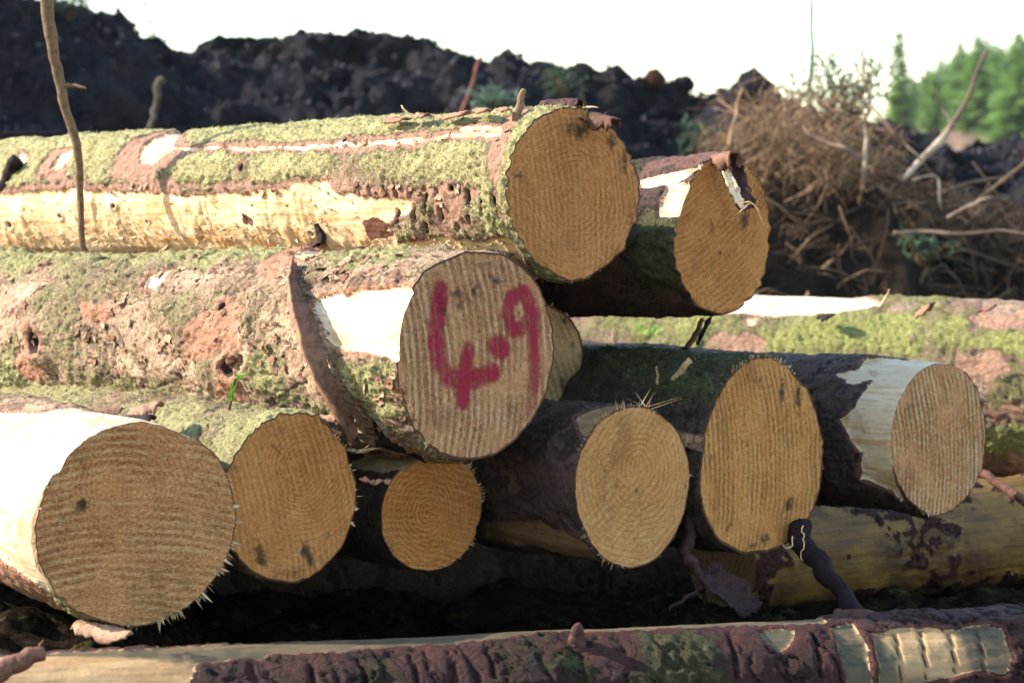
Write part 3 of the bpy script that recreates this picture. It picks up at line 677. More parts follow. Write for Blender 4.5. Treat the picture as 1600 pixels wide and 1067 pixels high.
A.build(MB_A, MW_A, E_A, tufts=26000, tmat=MO_A, step=.0032, moss=.85, style='fine', bark=.006, chew=.0016,
    bares=[[(-60, 306), (60, 300), (120, 297), (180, 299), (290, 306), (400, 301), (440, 293), (490, 283), (515, 286), (528, 308), (600, 312), (655, 315), (640, 330), (612, 345), (625, 378), (690, 374), (760, 378), (800, 366), (816, 392), (830, 440), (500, 450), (-60, 450)],
           [(275, 234), (480, 231), (560, 226), (740, 211), (792, 208), (790, 216), (700, 222), (480, 238), (280, 240)],
           [(222, 258), (230, 228), (262, 213), (282, 221), (272, 240), (246, 259)], [(80, 268), (100, 245), (118, 240), (116, 252), (100, 266)], [(22, 260), (35, 240), (50, 250), (40, 264)],
           [(200, 200), (345, 196), (345, 204), (205, 212)], [(725, 204), (790, 200), (792, 208), (728, 212)]],
    reds=[[(-60, 290), (200, 288), (470, 286), (530, 300), (820, 300), (820, 306), (530, 310), (470, 292), (-60, 304)], [(270, 228), (480, 228), (790, 204), (800, 222), (480, 243), (270, 244)], [(180, 280), (210, 225), (260, 205), (300, 215), (300, 245), (230, 285)],
          [(690, 295), (735, 290), (740, 352), (695, 350)], [(780, 290), (805, 180), (840, 175), (800, 260), (800, 340), (790, 345)], [(60, 285), (90, 235), (130, 232), (110, 285)]],
    pits=[[(x - 2, 292), (x + 2, 291), (x + 3, 307), (x - 1, 308)] for x in (563, 584, 608, 626, 648)] +
         [[(x - 2, a), (x + 3, a + 3), (x + 5, b - 4), (x, b)] for x, a, b in ((671, 298, 335), (624, 327, 352), (652, 318, 350), (671, 345, 378), (691, 294, 316), (695, 322, 346), (739, 294, 322), (741, 332, 352), (763, 308, 338), (784, 304, 326), (784, 335, 358))],
    knots=[(386, 266, 9, .006), (92, 338, 9, .006), (180, 322, 7, .005), (228, 348, 6, .004), (16, 352, 9, .006), (548, 224, 6, .004), (716, 294, 8, .006), (490, 365, 9, .006)],
    stains=[[(572, 352), (612, 350), (618, 372), (580, 376)], [(380, 338), (400, 345), (396, 352), (382, 348)]],
    face_stains=[(905, 205, 22, 10, 0, 1.), (955, 222, 14, 10, 0, .9), (975, 255, 8, 18, 0, .7), (930, 190, 30, 7, 0, .9), (985, 340, 6, 24, 0, .5), (808, 275, 12, 3, 0, .6)], rag=.005,
    splin=[(60, 110, 40, .016, 0)], smat=SPL)

def torn(log, n, box, seed, mat, ln=.012):
    sp = Soup(); rg = random.Random(seed); mi = log.MI
    for _ in range(n):
        x, y = rg.uniform(*box[:2]), rg.uniform(*box[2:]); a, t = log.st(x, y); R = log.R + (log.R1 - log.R) * a / log.L
        b = np.array([R * math.cos(t), a, R * math.sin(t)]); o = np.array([math.cos(t), 0, math.sin(t)])
        sgn = rg.choice((-1, 1)); d = np.array([0, sgn, 0.]) * rg.uniform(.6, 2.2) + o * rg.uniform(.15, .8) + np.array([0, 0, rg.gauss(0, .3)])
        sp.spike(b - o * .001, d * ln * rg.uniform(.4, 1.3), rg.uniform(.001, .0035), rg.uniform(.3, 1))
    sp.build('torn_fibres', mat, log.root, False)['kind'] = 'stuff'
flakes(A, 120, [(0, 800, 285, 305), (100, 800, 205, 240), (600, 800, 290, 370)], 8, FLK_M, .010)
torn(A, 150, (0, 520, 352, 388), 3, SPL); torn(A, 90, (0, 560, 312, 360), 4, SPL, .008); torn(A, 40, (560, 815, 372, 392), 5, SPL, .008)
B = Log('log', 744, 551, 157, 3.6, 43, 'log with a red spray painted 4.9 on its sawn end', cut=40, r1=.97, tilt=.0, pitch=-.6, seed=5, shape=((2, .01, 60), (3, .012, 20)))
B.build(MB_B, MW_B, E_B, tufts=12000, tmat=MO_A, step=.0032, moss=.36, style='scaly', bark=.007, relief=1.35,
    bares=[[(508, 464), (560, 458), (600, 457), (645, 450), (660, 470), (632, 500), (622, 560), (612, 556), (585, 552), (545, 548), (520, 532), (500, 500), (492, 480)],
           [(226, 454), (236, 436), (270, 424), (262, 440), (246, 456)], [(455, 400), (480, 395), (500, 398), (470, 404)]],
    mosses=[[(388, 560), (400, 540), (440, 555), (455, 600), (520, 640), (440, 630), (400, 600)], [(90, 600), (150, 570), (220, 590), (280, 630), (200, 645), (100, 640)], [(-40, 580), (20, 560), (70, 580), (40, 640), (-40, 640)], [(255, 470), (310, 460), (320, 480), (270, 490)],
            [(-50, 398), (200, 405), (470, 395), (470, 405), (200, 425), (-50, 420)], [(500, 400), (640, 388), (620, 410), (520, 425)], [(530, 560), (600, 560), (640, 640), (600, 660), (560, 620)], [(220, 600), (300, 600), (300, 640), (230, 640)]],
    reds=[[(290, 560), (296, 510), (330, 488), (378, 492), (388, 540), (345, 560), (310, 566)], [(405, 430), (430, 395), (480, 392), (470, 415), (430, 440)], [(30, 560), (80, 560), (90, 600), (45, 590)], [(350, 590), (400, 600), (400, 640), (330, 640)], [(340, 470), (380, 465), (385, 490), (345, 490)], [(130, 470), (190, 480), (170, 510), (130, 500)]],
    knots=[(62, 536, 30, .012), (366, 573, 20, .010), (352, 480, 9, .005), (68, 420, 10, .006)],
    stains=[[(590, 655), (640, 690), (660, 705), (600, 690)]],  # darker bark patch low on the flank beside the sawn end
    face_stains=[(690, 478, 10, 22, .2, 1.1), (712, 458, 16, 8, 0, .8), (742, 455, 8, 8, 0, .8), (775, 440, 12, 10, 0, .8), (760, 415, 40, 8, 0, .55), (640, 520, 22, 3, 0, .5), (715, 480, 14, 6, .3, .6)],
    splin=[(60, 300, 45, .010, 0)], smat=SPL)

flakes(B, 420, [(0, 640, 405, 440), (0, 470, 440, 630), (0, 440, 460, 630), (545, 650, 580, 690), (380, 640, 398, 440)], 6, FLK_M)
C = Log('log', 1130, 367, 121, 4.05, 47, 'upper right log behind the topmost one, torn bark flap hanging over its end', cut=48.5, r1=1.02, tilt=-.06, pitch=-2.2, seed=8, shape=((3, .02, 80),))
C.build(MB_D, MW_D, E_C, step=.004, moss=.35, style='scaly', bark=.007,
    bares=[[(1030, 310), (1040, 288), (1065, 285), (1068, 300), (1058, 336), (1030, 336)], [(995, 284), (1050, 268), (1088, 260), (1072, 272), (1045, 287), (995, 293)]],
    mosses=[[(1000, 350), (1060, 340), (1062, 440), (1000, 450)]], reds=[[(1000, 262), (1110, 235), (1110, 250), (1000, 278)]],
    face_stains=[(1163, 345, 12, 13, 0, 1.), (1112, 358, 7, 10, .3, .6), (1150, 262, 20, 20, 0, .5), (1125, 395, 4, 3, 0, .8)], splin=[(40, 120, 30, .012, 0)], smat=SPL, rag=.006)

D = Log('log', 215, 816, 159, 3.35, 31, 'nearest and largest log at bottom left, stripped pale wood behind its shaded end', cut=31, r1=.9, seed=11, shape=((2, .012, 20),))
D.build(MB_B, MW_D, E_D, step=.0036, moss=.2, style='scaly', bark=.006,
    bares=[[(-80, 652), (60, 648), (150, 640), (230, 640), (300, 690), (200, 660), (120, 700), (60, 800), (75, 900), (92, 936), (60, 905), (0, 865), (-80, 830)]],
    reds=[[(-60, 830), (60, 900), (110, 950), (60, 930), (-60, 880)]], mosses=[[(70, 915), (100, 925), (110, 950), (80, 945)]],
    stains=[], rimw=.016,
    face_stains=[(129, 789, 9, 8, .3, 1.2), (120, 797, 5, 7, 0, .9), (105, 710, 30, 50, .8, .35), (128, 740, 6, 5, 0, .6), (95, 820, 10, 60, 0, .4)],
    splin=[(-70, 35, 130, .020, .3), (-110, -60, 40, .018, .1), (100, 170, 60, .005, 0)], smat=SPL)

E = Log('log', 454, 779, 123, 3.5, 32, 'second log of the bottom row, lichen covered bark and an end with two dark smudges', cut=39, r1=1.02, seed=13, shape=((2, .02, 90), (3, .015, 70)))
E.build(MB_B, MW_B, E_E, tufts=9000, tmat=MO_A, step=.004, moss=.62, style='scaly', bark=.006,
    face_stains=[(408, 868, 9, 20, .5, 1.), (482, 868, 9, 18, .6, 1.), (430, 700, 20, 2.5, -.6, .7), (512, 838, 4, 5, 0, .9), (450, 895, 40, 8, 0, .5)],
    splin=[(-40, 80, 60, .013, 0)], smat=SPL)

F = Log('log', 675, 799, 90, 3.75, 36, 'smallest log, in the shade directly below the red marked end', cut=36, r1=1.0, seed=17, shape=((2, .02, 30),))
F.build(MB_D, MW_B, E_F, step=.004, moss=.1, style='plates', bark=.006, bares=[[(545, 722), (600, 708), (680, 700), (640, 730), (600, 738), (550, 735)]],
    face_stains=[(610, 860, 10, 14, 0, .5)], splin=[(-60, 70, 80, .013, .1)], smat=SPL)

G = Log('log', 990, 760, 121, 3.75, 38, 'greyish ringed end with a small pith hole, fourth log along the bottom row', cut=41, r1=1.0, seed=19, shape=((2, .02, 110), (3, .02, 30)))
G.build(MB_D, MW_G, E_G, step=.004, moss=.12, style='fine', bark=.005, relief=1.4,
    bares=[[(760, 815), (830, 815), (880, 830), (915, 850), (950, 880), (900, 872), (840, 850), (760, 840)], [(900, 660), (940, 640), (985, 636), (950, 655), (915, 690)]],
    face_stains=[(994, 766, 3, 4, 0, 1.), (945, 735, 28, 3, -.7, .4), (1070, 760, 4, 5, 0, .7)], splin=[(60, 150, 110, .018, 0), (-120, 40, 60, .008, 0), (200, 260, 50, .014, 0)], smat=SPL)

H = Log('log', 1192, 716, 144, 3.95, 43, 'orange streaked sawn end with a knot at its foot, fifth log along the bottom row', cut=42, r1=.95, seed=23, shape=((2, .03, 80), (3, .028, 90), (4, .01, 20)))
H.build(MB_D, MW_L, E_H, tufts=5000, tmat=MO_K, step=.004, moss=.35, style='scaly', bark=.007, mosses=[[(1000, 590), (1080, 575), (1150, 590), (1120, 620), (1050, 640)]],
    face_stains=[(1222, 615, 6, 14, 0, 1.), (1248, 620, 8, 20, 0, .9), (1232, 788, 11, 8, .6, 1.), (1195, 842, 12, 8, 0, .9), (1140, 822, 14, 4, .5, .6), (1176, 852, 14, 5, 0, .7), (1162, 690, 4, 4, 0, .7), (1110, 712, 5, 8, 0, .7), (1185, 595, 22, 8, 0, .5)],
    splin=[(55, 115, 200, .012, 0), (-60, 50, 40, .007, 0)], smat=SPL, rimw=.035)

I = Log('log', 1467, 683, 115, 4.15, 43, 'rightmost sawn end, pale with fine saw lines and a stripped collar', cut=40, r1=1.0, seed=29, shape=((2, .015, 90),))
I.build(MB_D, MW_D, E_I, step=.004, moss=.25, style='scaly', bark=.006,
    bares=[[(1352, 566), (1420, 560), (1500, 560), (1520, 600), (1450, 620), (1400, 700), (1425, 790), (1400, 765), (1350, 745), (1352, 710), (1318, 655), (1342, 640), (1366, 598), (1330, 596), (1310, 586), (1350, 580)]],
    stains=[[(1376, 688), (1381, 688), (1381, 693), (1376, 693)]], splin=[(-110, -60, 40, .010, .1), (60, 120, 10, .005, 0)], smat=SPL)

J = Log('log', 846, 563, 88, 4.1, 42, 'log end half hidden behind the red marked one', cut=42, seed=33, shape=())
J.build(MB_D, MW_B, E_J, rimw=.06, face_stains=[(880, 600, 8, 12, .3, .9), (895, 540, 6, 8, 0, .8), (884, 500, 14, 5, 0, .8)], step=.004, moss=.2, style='fine', bark=.004, splin=[(30, 80, 30, .010, 0)], smat=SPL)

# logs that lie across the picture
K = Log('log', 1900, 624, 141, 5.1, 62, 'thick mossy log lying sunlit behind the stack on the right', r1=.97, length=4.2, pitch=.9, seed=37)
K.build(MB_K, MW_B, E_I, tufts=26000, tmat=MO_K, step=.005, moss=.55, style='plates', bark=.008, relief=.7,
    bares=[[(1120, 478), (1190, 462), (1290, 462), (1375, 480), (1300, 494), (1200, 494), (1130, 492)], [(1165, 500), (1185, 498), (1182, 508), (1168, 510)]],
    reds=[[(1105, 545), (1115, 525), (1170, 520), (1200, 535), (1190, 556), (1120, 556)], [(1500, 500), (1600, 490), (1640, 500), (1560, 515)], [(1500, 560), (1560, 550), (1580, 580), (1510, 600)], [(1540, 640), (1600, 620), (1600, 650), (1550, 660)]],
    mosses=[[(1180, 510), (1340, 495), (1450, 500), (1440, 560), (1200, 560)], [(1480, 520), (1620, 530), (1620, 560), (1500, 545)], [(1540, 660), (1620, 660), (1620, 700), (1540, 700)]])

def cross_log(name, p0, p1, label, seed, **kw):    # p = (px, py, ry, distance): right end first
    a = world_at(*p0[:2], p0[3]); b = world_at(*p1[:2], p1[3]); v = b - a
    yaw = math.degrees(math.atan2(-v.x, v.y)); pit = math.degrees(math.asin(v.z / v.length))
    return Log(name, p0[0], p0[1], p0[2], p0[3], yaw, label, pitch=pit, r1=(p1[2] * p1[3]) / (p0[2] * p0[3]), length=v.length, seed=seed, **kw)
Lg = cross_log('log', (1720, 812, 80, 5.1), (1128, 872, 93, 4.62), 'old yellow brown stripped log lying crosswise beneath the right end of the stack', 41, group='logs lying crosswise')
Lg.build(MB_M, MW_L, E_J, step=.005, moss=.15, style='plates', bark=.004, allbare=.53, chew=.0015)
Rg = cross_log('log', (1120, 868, 112, 5.15), (-500, 905, 118, 4.9), 'dark log in the black gap under the stack', 47, group='logs lying crosswise')
Rg.build(MB_D, MW_L, E_J, step=.008, moss=.1, style='plates', bark=.005)
Mg = cross_log('log', (1950, 1053, 118, 3.60), (-350, 1166, 123, 3.06), 'plum barked log with a shaved flat top lying along the bottom edge', 43, group='logs lying crosswise')
Mg.build(MB_M, MW_M, E_J, step=.0042, moss=.3, style='plates', bark=.007, relief=.8,
    bares=[[(-200, 1020), (200, 1016), (600, 992), (900, 975), (1285, 962), (1290, 972), (900, 990), (560, 1018), (310, 1036), (285, 1100), (-200, 1100)],
           [(1188, 992), (1214, 984), (1238, 990), (1232, 1008), (1216, 1020), (1200, 1010)], [(1298, 984), (1330, 978), (1352, 1010), (1362, 1080), (1322, 1080), (1312, 1030)], [(1358, 992), (1420, 982), (1480, 986), (1540, 976), (1566, 984), (1580, 1030), (1572, 1056), (1520, 1050), (1470, 1066), (1400, 1080), (1372, 1074)]],
    reds=[[(-300, 1036), (290, 1036), (296, 1110), (-300, 1110)], [(1360, 984), (1500, 984), (1520, 1070), (1400, 1070)]],
    pits=[[(x - 2, y0), (x + 1, y0), (x + 9, (y0 + y1) / 2), (x + 12, y1), (x + 8, y1), (x + 5, (y0 + y1) / 2)] for x, y0, y1 in ((1398, 990, 1066), (1437, 986, 1062), (1482, 988, 1050), (1526, 984, 1050), (700, 1020, 1070), (640, 1028, 1070), (760, 1016, 1062), (560, 1030, 1070), (480, 1034, 1070), (1140, 1000, 1060), (1270, 990, 1060))],
    mosses=[[(1000, 1000), (1080, 990), (1120, 1060), (1000, 1080)], [(850, 1010), (900, 1005), (900, 1060), (850, 1060)]])

# ------------------------------------------------------------------ red spray paint on log B
def seg_d(X, Z, a, b):
    ex, ez = b[0] - a[0], b[1] - a[1]; t = np.clip(((X - a[0]) * ex + (Z - a[1]) * ez) / (ex * ex + ez * ez + 1e-12), 0, 1)
    return np.hypot(X - a[0] - t * ex, Z - a[1] - t * ez), t
def paint():
    V = B.faceV; X, Z = V[..., 0], V[..., 2]; sc = 3.6 / FPX; m = np.zeros(X.shape)
    strokes = [([(688, 452), (683, 480), (680, 530), (686, 570), (700, 588), (722, 595), (750, 590), (770, 584)], 12), ([(731, 545), (727, 575), (724, 600), (722, 628)], 10.5),
               ([(776, 541), (781, 544)], 15), ([(800, 512), (792, 490), (797, 468), (812, 458), (826, 470), (828, 492), (816, 512), (803, 514)], 10.5),
               ([(822, 460), (833, 490), (834, 530), (836, 570), (834, 610), (826, 640)], 11)]
    for pts, w in strokes:
        q = [B.face_pt(*p) for p in pts]
        for k in range(len(q) - 1):
            d, t = seg_d(X, Z, q[k], q[k + 1]); fade = 1.
            if w == 11 and len(pts) == 6: fade = 1 - .12 * (k + t)
            m = np.maximum(m, (1 - sstep(w * sc * .25, w * sc * 2.0, d + w * sc * .25 * fbm(V, 60, 3, 5))) * fade)
    keep = m.ravel() > .02
    F = B.FF[keep[B.FF].any(1)]
    n = V.copy(); n[..., 1] -= .0008
    v, f, a = compact(n.reshape(-1, 3), F, {'paint': m.ravel()})
    t = NT('red_spray_paint', .6, .3); vv = t.coords(False)
    g = t.noise(vv, 420, 4, .85); s = t.map(t.map(vv, (1, 0, 1)), rot=(0, R_(5), 0))
    al = t.ramp(t.math('ADD', t.attr('paint'), t.math('MULTIPLY', t.math('SUBTRACT', g, .5), 1.2)), .06, .85, 0, .92)
    st = t.noise(t.map(s, (1, 1, .08)), 150, 4, .8); al = t.math('MULTIPLY', al, t.ramp(st, .36, .56, .55, 1.))
    al = t.math('MULTIPLY', al, t.ramp(t.noise(vv, 26, 4, .7), .34, .6, .6, 1.))
    t.put(t.b.inputs['Alpha'], al)
    t.done(t.mix(g, (.30, .006, .028), (.50, .014, .06)), t.bump(g, .004, .9))
    o = obj_np('paint_mark', v, f, t.m, B.root, a)
paint()

# ------------------------------------------------------------------ loose bark, sticks, stubs
BARK_R = rnd_mat('loose_bark', [(.09, .038, .024), (.21, .10, .06), (.32, .18, .11)], .75, 60, .003)
BARK_D = rnd_mat('loose_bark_dark', [(.02, .011, .012), (.045, .022, .022), (.075, .036, .032)], .65, 60, .004, .1)
STICK = rnd_mat('stick_bark', [(.07, .045, .022), (.13, .08, .04), (.24, .155, .08)], .8, 90, .002)
STICK_D = rnd_mat('stick_dark', [(.014, .009, .011), (.024, .014, .016)], .7, 90, .003, .08)
RAWW = rnd_mat('raw_splintered_wood', [(.40, .24, .10), (.66, .46, .24), (.80, .64, .42)], .7, 150, .001)
def stick(name, pts, rad, mat, label, cat, n=28, jit=.0015, twigs=(), seed=1, group=None, parent=None, rnd=.5, rough=.12):
    sp = Soup(); Q = smooth_path(pts, n, jit, seed); sp.tube(Q, rad, 10, rnd, rough, seed)
    o = sp.build(name, mat, parent)
    if not parent: tag(o, label, cat, group)
    for tw in twigs:
        s2 = Soup(); s2.tube(smooth_path(tw[0], 10, jit * .4, seed + 3), tw[1], 6, rnd, rough, seed)
        s2.build('twig', mat, o if not parent else parent)
    return o
def curl(name, p0, p1, width, side, mat, label, cat='bark piece', cr=1.6, th=.0035, n=36, m=14, taper=.4, seed=1, bend=None, jag=.25, group='loose pieces of bark', parent=None, rnd=.5):
    """a curled strip of bark from p0 to p1; cr = total curl angle, side = direction the hollow opens towards"""
    mid = [p0, *(bend or []), p1]; Q = smooth_path(mid, n, .0, seed)
    T = np.gradient(Q, axis=0); T /= np.linalg.norm(T, axis=1)[:, None]
    N = np.array(side, float)[None] - (T @ np.array(side, float))[:, None] * T; N /= np.linalg.norm(N, axis=1)[:, None]; Bn = np.cross(T, N)
    u = np.linspace(0, 1, n); w = width * (1 - taper * np.abs(2 * u - 1) ** 2) * (1 + jag * vnoise(np.stack([u * 14, u * 0 + seed, u * 0], -1), seed))
    c = np.linspace(-.5, .5, m); outs = []
    for lay, off in ((0, 0.), (1, th)):
        a = cr * c[None] * (1 + .2 * vnoise(np.stack([u * 6, u * 0, u * 0 + seed], -1), seed + 1)[:, None]); rad = (w / cr)[:, None]
        rr = rad + off
        V = Q[:, None] + Bn[:, None] * (rr * np.sin(a))[..., None] - N[:, None] * (rr * np.cos(a) - rad)[..., None]
        V = V + T[:, None] * (.12 * width * vnoise(np.stack([np.broadcast_to(c * 9, (n, m)), np.broadcast_to(u[:, None] * 2, (n, m)), np.zeros((n, m))], -1), seed + 4) * (np.abs(2 * u - 1) ** 6)[:, None])[..., None]
        V = V + N[:, None] * (.0022 * fbm(V, 90, 3, seed + 2))[..., None]
        outs.append(V.reshape(-1, 3))
    F = grid_faces(n, m); k = n * m
    F2 = F[:, ::-1] + k
    e = []
    for i in range(n - 1):
        e += [(i * m, (i + 1) * m, (i + 1) * m + k, i * m + k), (i * m + m - 1 + k, (i + 1) * m + m - 1 + k, (i + 1) * m + m - 1, i * m + m - 1)]
    for j in range(m - 1):
        b = (n - 1) * m; e += [(j + k, j + 1 + k, j + 1, j), (b + j, b + j + 1, b + j + 1 + k, b + j + k)]
    o = obj_np(name, np.vstack(outs), np.vstack([F, F2, np.array(e)]), mat, parent, {'rnd': np.full(2 * k, rnd)})
    if not parent: tag(o, label, cat, group)
    return o

# the young stem in front of the topmost log, at the left
dS = 4.40
stick('sapling_stem', [world_at(136, 400, dS), world_at(131, 370, dS), world_at(126, 290, dS), world_at(116, 215, dS), world_at(98, 150, dS), world_at(84, 90, dS), world_at(77, 30, dS), world_at(76, -40, dS), world_at(80, -110, dS)],
      [.0058, .0068, .0085, .0105, .0125, .0125], STICK, 'thin bare upright stem in front of the topmost log at left', 'stem', 60, .004,
      twigs=[([world_at(101, 134, dS), world_at(116, 134, dS - .01), world_at(134, 138, dS - .02)], [.005, .0028])], rnd=.6, rough=.18)
stick('dead_pole', [world_at(-140, 214, 5.6), world_at(-20, 213, 5.6), world_at(94, 210, 5.7)], [.011, .009], STICK_D, 'dark pole lying behind the topmost log at far left', 'pole')
# branch stubs of the logs
def stub(log, px, py, tip, rad, mat=STICK, name='branch_stub', rnd=.5):
    b = log.surf(px, py, -.012); t = world_at(tip[0], tip[1], b.y + tip[2]); mi = log.MI
    return stick(name, [mi @ b, mi @ b.lerp(t, .5), mi @ t], rad, mat, None, None, 16, .002, parent=log.root, rnd=rnd, rough=.2)
stub(A, 797, 200, (818, 141, .01), [.011, .0065, .0045], STICK, rnd=.9)
stub(A, 625, 192, (627, 165, .0), [.004, .0015], RAWW)
stub(A, 2, 296, (28, 250, -.06), [.022, .016], STICK_D)
stub(A, 488, 352, (506, 380, -.03), [.008, .004], STICK_D)
stub(Mg, 905, 1012, (903, 978, -.01), [.02, .011, .008], BARK_D, rnd=1.)
stub(H, 1030, 612, (1078, 562, -.03), [.004, .0055, .006], RAWW, rnd=.3)
stub(H, 1024, 608, (1026, 572, -.02), [.0045, .001], RAWW, rnd=.2)
stub(B, 368, 575, (360, 562, -.03), [.012, .010], BARK_R)

# bark roll and scraps on top of the topmost log
pA = A.surf(880, 172, .0)
curl('bark_roll', world_at(848, 160, 3.80), world_at(905, 157, 3.77), .075, (0, .2, -1), BARK_D, 'short dark bark roll perched on the end of the topmost log', cr=5.2, seed=3, taper=.05, rnd=1.)
curl('bark_scrap', world_at(925, 178, 3.76), world_at(962, 188, 3.72), .05, (0, .3, -1), BARK_R, 'curled crumbly scrap of bark at the upper right rim of the topmost log', cr=4., seed=5, taper=.3, rnd=.1)
for k, (x0, y0, x1, y1, w, lab) in enumerate([(606, 186, 634, 186, .03, 'pinkish bark chip, largest on the crest of the topmost log'), (645, 182, 668, 180, .022, 'small brown bark chip just right of the pinkish one on the topmost log'),
        (690, 184, 730, 176, .02, 'thin flat bark flake halfway along the crest of the topmost log'), (742, 172, 762, 173, .024, 'rounded pinkish bark chip left of the branch stub on the topmost log'), (780, 170, 795, 172, .018, 'small bark chip against the branch stub on the topmost log')]):
    curl('bark_chip', world_at(x0, y0, 3.98 - .0012 * (x0 - 600)), world_at(x1, y1, 3.97 - .0012 * (x1 - 600)), w, (0, .4, -1), BARK_R, lab, cr=1.5, seed=20 + k, rnd=.8, n=16, m=8, th=.003)
stick('wood_splinter', [world_at(902, 172, 3.77), world_at(915, 168, 3.76), world_at(934, 168, 3.74)], [.0015, .002, .0008], RAWW, 'pale splinter beside the bark roll on the topmost log', 'splinter', 10, .001)
# long peeled strip across log B
curl('bark_strip', B.surf(468, 422, .012), B.surf(566, 668, .03), .062, (.55, -.45, .5), BARK_R, 'long peeled bark strip hanging across the red marked log', cr=2.6, bend=[B.surf(478, 490, .02), B.surf(518, 575, .03)], seed=9, taper=.55, n=60, m=20, th=.004, rnd=.75, jag=.12)
# scraps where log B meets the bottom row
for k, (x0, y0, x1, y1, dd, w, rn, lab) in enumerate([(160, 655, 235, 652, 3.52, .05, .35, 'dark curled bark scrap lying on top of the large bottom left log'), (205, 640, 250, 630, 3.62, .04, .95, 'scalloped pink bark flake behind the dark scrap on the bottom left log'),
        (335, 652, 395, 642, 3.70, .03, .6, 'flat brown bark flake below the green sprout'), (70, 646, 190, 640, 3.85, .02, .7, 'long low bark sliver between the two left logs'), (98, 662, 122, 658, 3.56, .014, .5, 'tiny bark crumb on the pale top of the bottom left log'),
        (490, 655, 535, 648, 3.62, .02, .9, 'pale sliver of bark above the second bottom log')]):
    curl('bark_scrap', world_at(x0, y0, dd), world_at(x1, y1, dd - .02), w, (0.1, .3, -1), BARK_R if rn > .4 else BARK_D, lab, cr=2.2, seed=40 + k, rnd=rn, n=20, m=10)
curl('bark_scrap', world_at(120, 972, 3.34), world_at(202, 990, 3.26), .035, (0, .4, -1), BARK_R, 'pink curl of bark under the rim of the large bottom left log', cr=2.8, seed=61, rnd=1.)
for k, (x0, y0, x1, y1, dd, w, rn, lab) in enumerate([(560, 389, 640, 379, 4.0, .02, .1, 'long dark bark sliver in the groove between the topmost and the red marked log'), (482, 386, 510, 373, 4.08, .022, .3, 'dark bark chip tilted in the groove left of the long sliver'),
        (396, 392, 440, 389, 4.2, .014, .6, 'small brown bark crumb in the groove left of the tilted chip'), (760, 392, 800, 400, 3.72, .014, .2, 'dark bark crumb above the red marked end'),
        (1278, 494, 1302, 492, 5.35, .03, .1, 'dark chip on the crest of the mossy log'), (1432, 492, 1455, 474, 5.05, .04, .7, 'reddish bark flake standing on the crest of the mossy log'), (1530, 485, 1556, 478, 4.95, .02, .4, 'brown crumb on the mossy log near the right edge'),
        (1236, 574, 1340, 566, 4.5, .05, .45, 'plum bark flake on top of the rightmost log behind its stripped collar'), (1102, 565, 1130, 556, 4.1, .02, .2, 'dark bark crumb behind the orange streaked end')]):
    curl('bark_scrap', world_at(x0, y0, dd), world_at(x1, y1, dd - .03), w, (0.1, .3, -1), BARK_R if rn > .35 else BARK_D, lab, cr=2.0, seed=140 + k, rnd=rn, n=20, m=10)
stick('wood_splinter', [world_at(1376, 480, 5.15), world_at(1386, 462, 5.14), world_at(1390, 452, 5.13)], [.004, .003, .001], RAWW, 'pale splinter standing on the crest of the mossy log', 'splinter', 10, .001)
# flap on log C
curl('bark_flap', world_at(1100, 248, 4.06), world_at(1146, 238, 3.98), .06, (0, .3, -1), BARK_R, 'rolled bark flap on the upper edge of the upper right log', cr=4.4, seed=71, taper=.05, rnd=.4)
curl('bark_strip', world_at(1136, 250, 4.02), world_at(1168, 328, 3.98), .038, (.1, -1, .1), BARK_D, 'dark bark tatter dangling over the end of the upper right log', cr=1.8, seed=73, rnd=1., taper=.2)
curl('bark_strip', world_at(1132, 262, 3.995), world_at(1160, 325, 3.975), .014, (.1, -1, .1), RAWW, 'pale inner bark ribbon dangling beside the dark tatter', cr=1.2, seed=74, rnd=.9, taper=.5)
stick('wood_fibre', [world_at(1158, 318, 3.97), world_at(1172, 316, 3.96), world_at(1184, 328, 3.955), world_at(1196, 358, 3.955)], [.0014, .0012, .0006], RAWW, 'orange fibre curling down from the bark tatter', 'fibre', 18, .001, rnd=.2)
stick('wood_fibre', [world_at(1146, 340, 3.965), world_at(1160, 328, 3.96), world_at(1172, 318, 3.965)], [.001, .0015, .0015], RAWW, 'short orange fibre crossing the bark tatter tip', 'fibre', 10, .001, rnd=.2)
curl('bark_scrap', world_at(1090, 535, 4.2), world_at(1108, 498, 4.15), .022, (1, -.6, .1), BARK_D, 'dark leaf shaped scrap hanging under the upper right log', cr=1.4, seed=77, rnd=.3)
stick('dead_twig', [world_at(1072, 545, 4.3), world_at(1088, 522, 4.28), world_at(1098, 498, 4.26)], [.005, .006, .004], STICK, 'short twig leaning under the upper right log', 'twig', 12, .002, rnd=.9)
curl('bark_scrap', world_at(1040, 552, 4.15), world_at(1072, 546, 4.12), .025, (0, .3, -1), BARK_D, 'black crumb of bark on the shaded log below the gap', cr=2.4, seed=79, rnd=.1)
